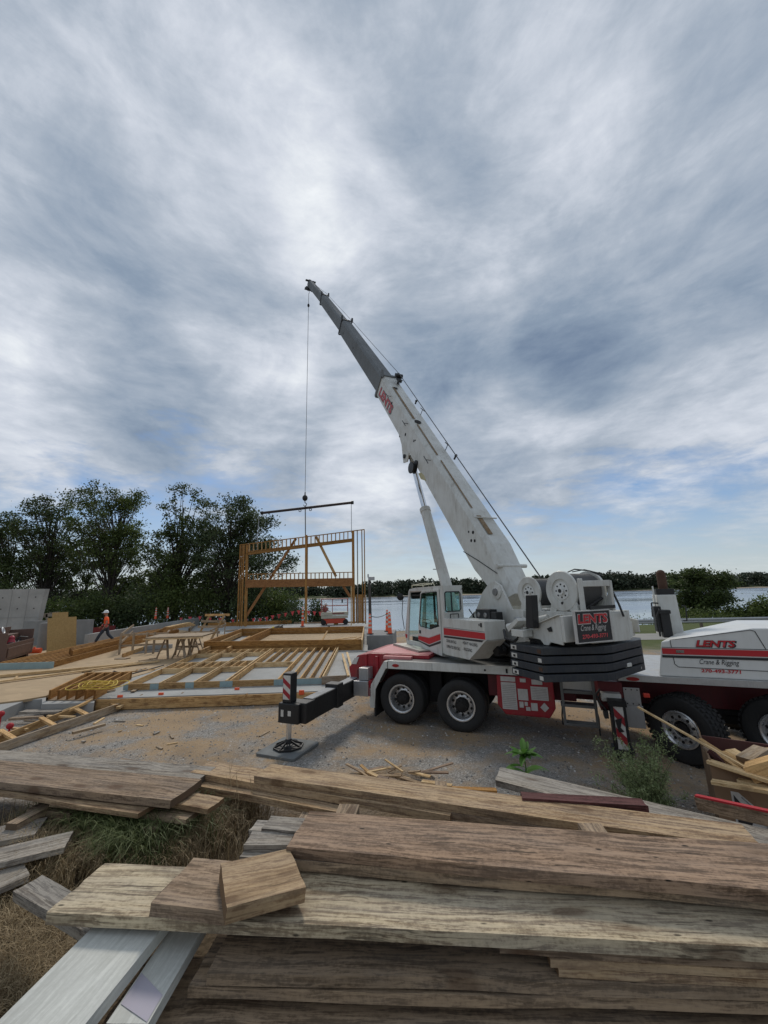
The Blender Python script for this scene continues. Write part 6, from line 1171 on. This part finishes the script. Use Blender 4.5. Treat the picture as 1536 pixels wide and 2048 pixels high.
# ================================================================ people
def skinned(name,verts,edges,radii,mat,parent,Mw,root=0,sub=2):
    me=bpy.data.meshes.new(name); inv=Mw.inverted(); me.from_pydata([inv@V(v) for v in verts],edges,[]); o=link(name,me,parent,Mw,mat)
    o.modifiers.new('s','SKIN'); me.skin_vertices[0].data[root].use_root=True
    for i,r in enumerate(radii): me.skin_vertices[0].data[i].radius=(r,r) if not isinstance(r,tuple) else r
    s=o.modifiers.new('u','SUBSURF'); s.levels=sub; s.render_levels=sub
    for p in me.polygons: p.use_smooth=True
    return o
def person(M,label,pose,shirt,trous,hat,has_beard,sc=1.0):
    root=thing('person',label,'person',M); J={k:M@(V(v)*sc) for k,v in pose.items()}; Mw=M
    def chain(name,keys,rad,mat,edges=None,par=root,sub=2):
        vs=[J[k] for k in keys]; ed=edges or [(i,i+1) for i in range(len(keys)-1)]; return skinned(name,vs,ed,rad,mat,par,Mw,0,sub)
    K=['pelvis','waist','chest','neck','head0','head','shL','elL','wrL','shR','elR','wrR','hipL','knL','anL','toL','hipR','knR','anR','toR']
    E_=[(0,1),(1,2),(2,3),(3,4),(4,5),(2,6),(6,7),(7,8),(2,9),(9,10),(10,11),(0,12),(12,13),(13,14),(14,15),(0,16),(16,17),(17,18),(18,19)]
    rad=[.13,.12,.14,.055,.075,.09,.06,.042,.03,.06,.042,.03,.085,.062,.042,.035,.085,.062,.042,.035]
    body=chain('body',K,rad,skin,E_)
    chain('shirt',['pelvis','waist','chest','neck0','shL','slL','shR','slR'],[(.165,.13),(.15,.125),(.17,.13),.075,.085,.068,.085,.068],shirt,[(0,1),(1,2),(2,3),(2,4),(4,5),(2,6),(6,7)],body)
    chain('trousers',['pelvis','hipL','knL','anL','hipR','knR','anR','waist0'],[.15,.105,.082,.072,.105,.082,.072,.14],trous,[(0,1),(1,2),(2,3),(0,4),(4,5),(5,6),(0,7)],body)
    for s in 'LR': chain('boot',['an'+s,'he'+s,'to'+s],[.062,.055,.045],boot,None,body,1)
    hd=J['head']; fwd=(M.to_3x3()@V((0,-1,0))).normalized(); rgt=(M.to_3x3()@V((1,0,0))).normalized()
    m=MB(); m.sphere(hd+V((0,0,.02)),.112*sc,18,(.88,1.02,1.1)); m.sphere(hd+fwd*.115*sc-V((0,0,.005)),.018*sc,8,(.8,1.2,1.3))
    for s_ in (-1,1): m.sphere(hd+rgt*.1*sc*s_,.025*sc,8,(.5,1,1.3))
    m.build('face',skin,body,smooth=60)
    m=MB(); 
    for s_ in (-1,1): m.sphere(hd+fwd*.103*sc+rgt*.035*sc*s_+V((0,0,.03)),.013*sc,8)
    m.box(hd.x+fwd.x*.105-.025,hd.x+fwd.x*.105+.025,hd.y+fwd.y*.105-.012,hd.y+fwd.y*.105+.012,hd.z-.045,hd.z-.035); m.build('eyes',beard,body)
    if has_beard: m=MB(); m.sphere(hd+fwd*.05-V((0,0,.06)),.085,12,(.9,.8,.75)); m.build('beard',beard,body,smooth=60)
    m=MB(); c=hd+V((0,0,.055)); m.lathe([(.15*sc,0),(.135*sc,.01),(.13*sc,.05),(.11*sc,.10),(.06*sc,.135),(0,.145)],c,(0,0,1),20); m.lathe([(.15*sc,0),(0,-.002)],c,(0,0,1),20)
    m.prism([(c.x+math.cos(a)*.16+fwd.x*.05,c.y+math.sin(a)*.16+fwd.y*.05) for a in [i*.524 for i in range(12)]],c.z-.002,c.z+.008,'xy'); m.build('hard_hat',hat,body,smooth=50)
    for s in 'LR':
        w=J['wr'+s]; dr=(w-J['el'+s]).normalized(); sd_=dr.cross(fwd); sd_=sd_.normalized() if sd_.length>.01 else rgt
        fr=sd_.cross(dr).normalized(); vs=[w,w+dr*.05*sc,w+dr*.09*sc]; ed=[(0,1),(1,2)]; rd=[(.026,.02),(.038,.018),(.036,.016)]
        for k,(o_,ln) in enumerate(((-.03,.065),(-.01,.08),(.01,.075),(.03,.06))):
            a=len(vs); vs+= [w+dr*.10*sc+fr*o_*sc, w+dr*(.10+ln*.55)*sc+fr*o_*1.15*sc+sd_*.012, w+dr*(.10+ln)*sc+fr*o_*1.15*sc+sd_*.035]; ed+=[(2,a),(a,a+1),(a+1,a+2)]; rd+=[.0105,.0095,.008]
        a=len(vs); vs+=[w+dr*.045*sc-fr*.045*sc,w+dr*.085*sc-fr*.06*sc+sd_*.015]; ed+=[(1,a),(a,a+1)]; rd+=[.013,.010]
        skinned('hand',vs,ed,[r*sc if not isinstance(r,tuple) else (r[0]*sc,r[1]*sc) for r in rd],skin,body,Mw,0,1)
    return root,body
# walking worker: walks to photo-left, towards the camera a little ; local -y is his facing direction
pp=onz(209,1287,.56)
walk=dict(pelvis=(0,0,.96),waist0=(0,0,1.02),waist=(0,-.01,1.14),chest=(0,-.05,1.38),neck0=(0,-.055,1.50),neck=(0,-.07,1.53),head0=(0,-.08,1.60),head=(0,-.10,1.68),
 shL=(.20,-.05,1.44),slL=(.27,-.02,1.28),elL=(.27,.03,1.17),wrL=(.27,-.08,.94),shR=(-.20,-.05,1.44),slR=(-.27,-.10,1.28),elR=(-.28,-.12,1.17),wrR=(-.29,-.30,.98),
 hipL=(.10,0,.92),knL=(.11,-.26,.52),anL=(.11,-.44,.12),heL=(.11,-.42,.06),toL=(.11,-.60,.05),hipR=(-.10,0,.92),knR=(-.11,.10,.50),anR=(-.11,.42,.17),heR=(-.11,.46,.10),toR=(-.11,.34,.03))
M=Matrix.Translation(pp)@Matrix.Rotation(R(-62),4,'Z')
root,body=person(M,'worker in bright orange shirt, dark jeans and white hard hat walking beside the low wall',walk,hivis,jean,hatw,True,.95)
m=MB(M); m.lathe([(.172,0),(.175,.02),(.172,.05)],(0,0,1.0),(0,0,1),20); m.build('belt',boot,body,smooth=50)
m=MB(M); m.box(-.12,.12,-.205,-.17,.94,1.02); m.box(.1,.2,-.1,.06,.9,1.02); m.build('tool_pouch',pinkflag,body,bevel=.01)
pl=onz(659,1252,.3)
stand=dict(pelvis=(0,0,.96),waist0=(0,0,1.02),waist=(0,0,1.14),chest=(0,-.03,1.38),neck0=(0,-.03,1.50),neck=(0,-.04,1.53),head0=(0,-.06,1.60),head=(0,-.08,1.68),
 shL=(.20,-.02,1.44),slL=(.26,-.06,1.28),elL=(.27,-.12,1.18),wrL=(.16,-.36,1.16),shR=(-.20,-.02,1.44),slR=(-.27,-.01,1.28),elR=(-.28,.02,1.16),wrR=(-.28,-.05,.90),
 hipL=(.10,0,.92),knL=(.12,-.02,.50),anL=(.12,.02,.11),heL=(.12,.05,.05),toL=(.13,-.14,.04),hipR=(-.10,0,.92),knR=(-.12,-.02,.50),anR=(-.12,.02,.11),heR=(-.12,.05,.05),toR=(-.13,-.14,.04))
M=Matrix.Translation(V((pl.x-.6,pl.y+1.4,.3)))@Matrix.Rotation(R(50),4,'Z')
person(M,'worker in faded red shirt and white hard hat standing behind the scissor lift',stand,paint('shirt_faded_red',(.3,.09,.09),.9),jean,hatw,True)
# ================================================================ crate of scraps (right edge)
cz=-.05
c0=V((3.90,5.25,cz)); cd=V((.84,-.54,0)).normalized(); cn=V((-cd.y,cd.x,0)); MC=frame(c0,cd,cn)
root=thing('plywood_crate','plywood scrap crate with dark edges at the right edge of the photo','crate',MC)
plyb=osbm('crate_plywood',(.24,.15,.085),(.16,.095,.055),5)
m=MB(MC); m.box(0,1.5,0,.02,0,.80); m.build('front_panel',plyb,root)
m=MB(MC); m.box(0,.02,.02,1.0,0,.86); m.build('side_panel',plyb,root); m=MB(MC); m.box(0,1.5,1.0,1.02,0,.84); m.build('back_panel',paint('crate_dark_red',(.09,.03,.025),.8,dirt=.5),root); m=MB(MC); m.box(1.48,1.5,.02,1.0,0,.82); m.build('side_panel',plyb,root); m=MB(MC); m.box(.02,1.48,.02,1.0,.5,.52); m.build('floor',plyb,root)
C_=lambda x,y,z: MC@V((x,y,z))
# leaf shaped decal
m=MB(MC); m.prism([(.15,.05),(.15,.55),(.22,.55),(.34,.44),(.44,.30),(.46,.16),(.32,.04),(.22,-.0)],-.004,-.001); m.build('crate_decal',decalw,root)
m=MB(MC); m.prism([(.17,.14),(.17,.52),(.24,.42),(.30,.26),(.26,.16)],-.008,-.005); m.prism([(.2,.02),(.27,.02),(.31,.12),(.24,.12)],-.008,-.005); m.build('decal_mark',decal_black,root)
m=MB(MC); m.tube([(.24,-.009,.51),(.33,-.009,.42),(.42,-.009,.28),(.43,-.009,.2)],.006,4); m.build('decal_line',paint('decal_grey',(.2,.22,.22),.5),root)
text('lettering','IN',root,C_(.30,-.006,.015),cd,UP,.16,decal_black,bold=.03)
sc=[]
G_='timber offcuts in the plywood crate'
labs=['long thin strip sticking out of the crate towards the front wheel','second thin strip leaning out of the crate beside the first','pale board lying along the front rim of the crate','lower pale board across the front of the crate','short pale board between the two front boards','thick square block with dark end on top of the crate','orange sawn block nearest the right edge in the crate','brown plank end in the left corner of the crate','flat yellow board inside the crate','dark reddish stick in the left of the crate','pale board at the back of the crate','small wedge offcut behind the thin strips']
def ob_(k,m_,x0,y0,x1,y1,ya,yb,w,h,z_=None):
    a=ony(x0,y0,ya); b_=ony(x1,y1,yb); board('offcut',m_,a,b_,w,h,label=labs[k],cat='offcut',group=G_,cutl=.0)
ob_(0,bright,1276,1414,1500,1540,6.1,5.0,.035,.02); ob_(1,fresh,1400,1478,1505,1546,5.6,5.0,.05,.02)
ob_(2,bright,1416,1522,1560,1568,5.28,4.75,.10,.035); ob_(3,bright,1424,1563,1560,1586,5.15,4.7,.10,.035); ob_(4,bright,1476,1560,1560,1578,5.1,4.8,.08,.03)
ob_(5,dusty,1490,1528,1526,1505,5.3,5.5,.16,.14); ob_(6,fresh,1500,1545,1560,1528,5.05,4.85,.24,.16); ob_(7,brownw,1412,1495,1455,1535,5.6,5.35,.12,.04)
ob_(8,fresh,1440,1505,1500,1545,5.5,5.2,.22,.03); ob_(9,dredw,1418,1500,1450,1530,5.45,5.35,.08,.05); ob_(10,bright,1520,1500,1570,1502,5.6,5.4,.1,.04); ob_(11,bright,1460,1500,1495,1522,5.7,5.5,.16,.03)
a,b_=ony(1394,1605,4.35),ony(1600,1652,3.7); board('red_topped_beam',brownw,a,b_,.05,.11,label='long beam with bright red top edge in front of the plywood crate',cat='beam')
board('red_rail',chainred,a+V((0,0,.062)),b_+V((0,0,.062)),.052,.016,parent=bpy.data.objects['red_topped_beam'])
# ================================================================ foreground lumber
def plank(name,mat,z,n0,n1,w,t_,label,cat='plank',group='old planks piled in the foreground',wear=.004,z1=None,e0=0,e1=0,cl=0,cr=0,split=0.):
    a=onz(n0[0],n0[1],z); b_=onz(n1[0],n1[1],z if z1 is None else z1); d=(b_-a).normalized(); a=a-d*e0; b_=b_+d*e1; n=V((-d.y,d.x,0)).normalized()
    return board(name,mat,a+n*w/2-V((0,0,t_/2)),b_+n*w/2-V((0,0,t_/2)),w,t_,wear=wear,label=label,cat=cat,group=group,cutl=cl,cutr=cr,split=split,seg=None)
PK='old_plank'
plank(PK,pale,1.665,(92,1826),(1536,1898),.286,.042,'long pale weathered plank spanning the foreground under the two sawn blocks',e1=.6,split=.02)
plank(PK,redw,1.765,(572,1695),(1536,1782),.30,.045,'wide reddish brown plank behind the long pale plank',e1=.6)
plank(PK,darkw,1.717,(590,1722),(1536,1797),.28,.042,'dark plank hidden directly under the wide reddish one',e1=.6)
plank(PK,greyw,1.672,(478,1715),(700,1728),.20,.04,'grey splintered plank end left of the reddish plank')
plank(PK,greyw,1.70,(488,1690),(640,1692),.10,.035,'narrow grey shingle on the splintered plank end',e1=.2); plank(PK,greyw,1.715,(522,1658),(640,1668),.12,.03,'short pale grey shingle nearest the reddish plank corner'); plank(PK,greyw,1.69,(498,1662),(600,1668),.10,.03,'grey shingle end poking out left of the shingle stack')
plank(PK,tanw,1.545,(508,1553),(1393,1680),.225,.045,'long tan plank crossing behind the wide reddish plank',e1=.3)
plank(PK,brownw,1.498,(600,1578),(1300,1690),.22,.04,'dark brown plank directly under the long tan plank',e1=.3)
plank(PK,tanw,1.50,(380,1545),(900,1632),.22,.045,'tan brown plank left of and under the long tan plank')
plank(PK,tanw,1.452,(343,1562),(560,1603),.24,.045,'tan board with orange split end in the middle of the pile',e1=.5)
plank('old_timber',brownw,1.47,(222,1526),(400,1556),.10,.06,'narrow dark timber lying above the tan boards on the left',cat='timber')
plank(PK,greyw,1.40,(340,1545),(400,1556),.12,.03,'thin pale scrap under the narrow dark timber')
plank(PK,brownw,1.56,(-40,1560),(340,1603),.31,.048,'broad brown plank at the left edge of the pile',e0=.3)
plank(PK,greyw,1.50,(-40,1535),(375,1574),.34,.045,'broad grey plank with swirling grain behind the brown one',e0=.3)
plank(PK,tanw,1.505,(-40,1580),(276,1629),.25,.028,'thin pale edged plank under the broad brown plank',e0=.3)
plank(PK,darkw,1.455,(100,1605),(372,1640),.25,.03,'dark grey board end under the thin pale edged plank'); plank(PK,tanw,1.50,(345,1607),(415,1620),.16,.03,'short orange brown board end by the tall dry grass')
plank(PK,brownw,1.40,(55,1618),(140,1628),.12,.05,'short brown block under the left planks')
plank(PK,greyw,1.49,(985,1560),(1536,1700),.24,.042,'long grey plank slanting down to the right edge',e1=.5,cl=.02)
plank(PK,dredw,1.56,(1045,1597),(1296,1613),.085,.05,'short dark reddish board lying across the grey slanting plank')
blk=plank('sawn_block',brownw,1.712,(300,1808),(452,1826),.27,.045,'dark knotty sawn block lying flat on the long pale plank',cat='block',group='sawn blocks on the pale plank',cr=.0)
a=onz(452,1822,1.772); b_=onz(611,1780,1.745); d=(b_-a).normalized(); n=V((-d.y,d.x,.04)).normalized()
board('sawn_block',tanw,a+n*.14-V((0,0,.026)),b_+n*.14-V((0,0,.026)),.275,.052,wear=.003,label='tilted brown sawn block leaning on the dark knotty block',cat='block',group='sawn blocks on the pale plank')
plank('white_board',whitew,1.60,(150,2075),(322,1860),.29,.045,'broad whitewashed board running to the bottom left corner',cat='board',group='white boards under the pale plank',wear=.001,e0=.25,e1=.3)
wb_=plank('white_board',whitew,1.545,(296,2048),(404,1862),.14,.04,'narrow whitewashed board with purple stamped end',cat='board',group='white boards under the pale plank',wear=.001,e1=.3)
Lw=max(v.co.x for v in wb_.data.vertices)*1; mm=MB(WM[wb_.name]); x0=-Lw; mm.add([(x0+.004,-.064,.0225),(x0+.09,-.064,.0225),(x0+.17,.064,.0225),(x0+.06,.064,.0225)],[(0,1,2,3)]); mm.build('purple_stamp',purple,wb_)
plank(PK,darkw,1.543,(415,1945),(1536,1980),.30,.036,'dark plank directly below the long pale plank',e1=.5)
plank(PK,darkw,1.500,(376,1975),(1536,2006),.30,.036,'second dark plank below the long pale plank',e1=.5)
plank(PK,darkw,1.425,(300,2075),(1536,2100),.30,.05,'lowest dark grey plank along the bottom edge of the photo',e1=.5,e0=.2)
plank(PK,darkw,1.37,(420,1990),(1536,2010),.28,.05,'hidden plank low behind the front stack',e1=.5)
plank(PK,brownw,1.620,(995,1893),(1536,1921),.16,.027,'narrow tan board starting halfway under the long pale plank',e1=.5,split=.15)
plank(PK,tanw,1.592,(1100,1920),(1536,1943),.14,.024,'thin tan board end below the narrow tan board',e1=.5); plank(PK,tanw,1.567,(1116,1942),(1536,1961),.13,.022,'lowest tan board end above the dark front stack',e1=.5)
plank(PK,greyw,1.50,(28,1782),(178,1872),.11,.045,'grey block end jutting out left below the pale plank',e1=.2)
plank(PK,greyw,1.40,(-60,1742),(128,1697),.20,.03,'grey board with straw on it ending left of the green grass'); plank(PK,greyw,1.38,(-80,1700),(70,1668),.22,.03,'grey board half buried at the left edge'); plank(PK,greyw,1.36,(-80,1812),(60,1752),.2,.03,'grey board lowest at the left under the straw')
# hidden bearers holding the piles
for k,(x,y) in enumerate([(-.5,1.85),(.45,1.78),(1.15,1.72)]):
    board('bearer',darkw,V((x,y-.2,1.30)),V((x+.05,y+.5,1.30)),.09,.12,label=['left','middle','right'][k]+' cross bearer under the front stack of planks',cat='bearer',group='cross bearers under the stacks'); 
for k,(x,y,z) in enumerate([(-.3,2.25,1.50),(1.0,2.0,1.50)]): board('bearer',darkw,V((x,y-.1,1.45)),V((x+.05,y+.35,1.45)),.12,.45,label=['left','right'][k]+' block carrying the wide reddish plank',cat='bearer',group='cross bearers under the stacks')
for k,(x,y) in enumerate([(-2.6,3.2),(-1.6,3.1),(-.6,3.1),(.3,2.95),(1.3,2.6)]): board('bearer',darkw,V((x,y-.2,1.32)),V((x+.1,y+.5,1.32)),.09,.2,label=['far left','second','third','fourth','far right'][k]+' cross bearer under the rear planks',cat='bearer',group='cross bearers under the stacks')
# splinters and scrap sticks on the gravel
G='broken kindling heap behind the tan planks'
for k in range(26):
    px=random.uniform(690,845); py=random.uniform(1535,1560)+ (px-690)*.06; a=onz(px,py,1.0+random.uniform(-.03,.06)); an=random.choice([-.5,-.35,-.6,2.4,.2,-.2])+random.uniform(-.15,.15); L=random.uniform(.12,.4)
    board('kindling',random.choice([bright,fresh,tanw,redw]),a,a+V((math.cos(an)*L,math.sin(an)*L,random.uniform(-.02,.05))),random.uniform(.015,.05),.012,label='small splintered orange stick in the kindling heap behind the tan planks',cat='stick',group=G)
m=MB(); 
for k in range(14): c=onz(random.uniform(690,860),random.uniform(1545,1575),.95); m.sphere(c,random.uniform(.08,.16),8,(1.3,1,.35))
tagit(m.build('dirt_mound',gravel,M=Matrix.Identity(4),smooth=60),'low dirt mound under the kindling heap','dirt',kind='stuff')
plank('loose_timber',osb_lvl,1.0,(800,1575),(994,1583),.07,.05,'low yellow timber lying behind the tan plank near the kindling',cat='timber')
bpy.data.objects['camera'].name='camera'
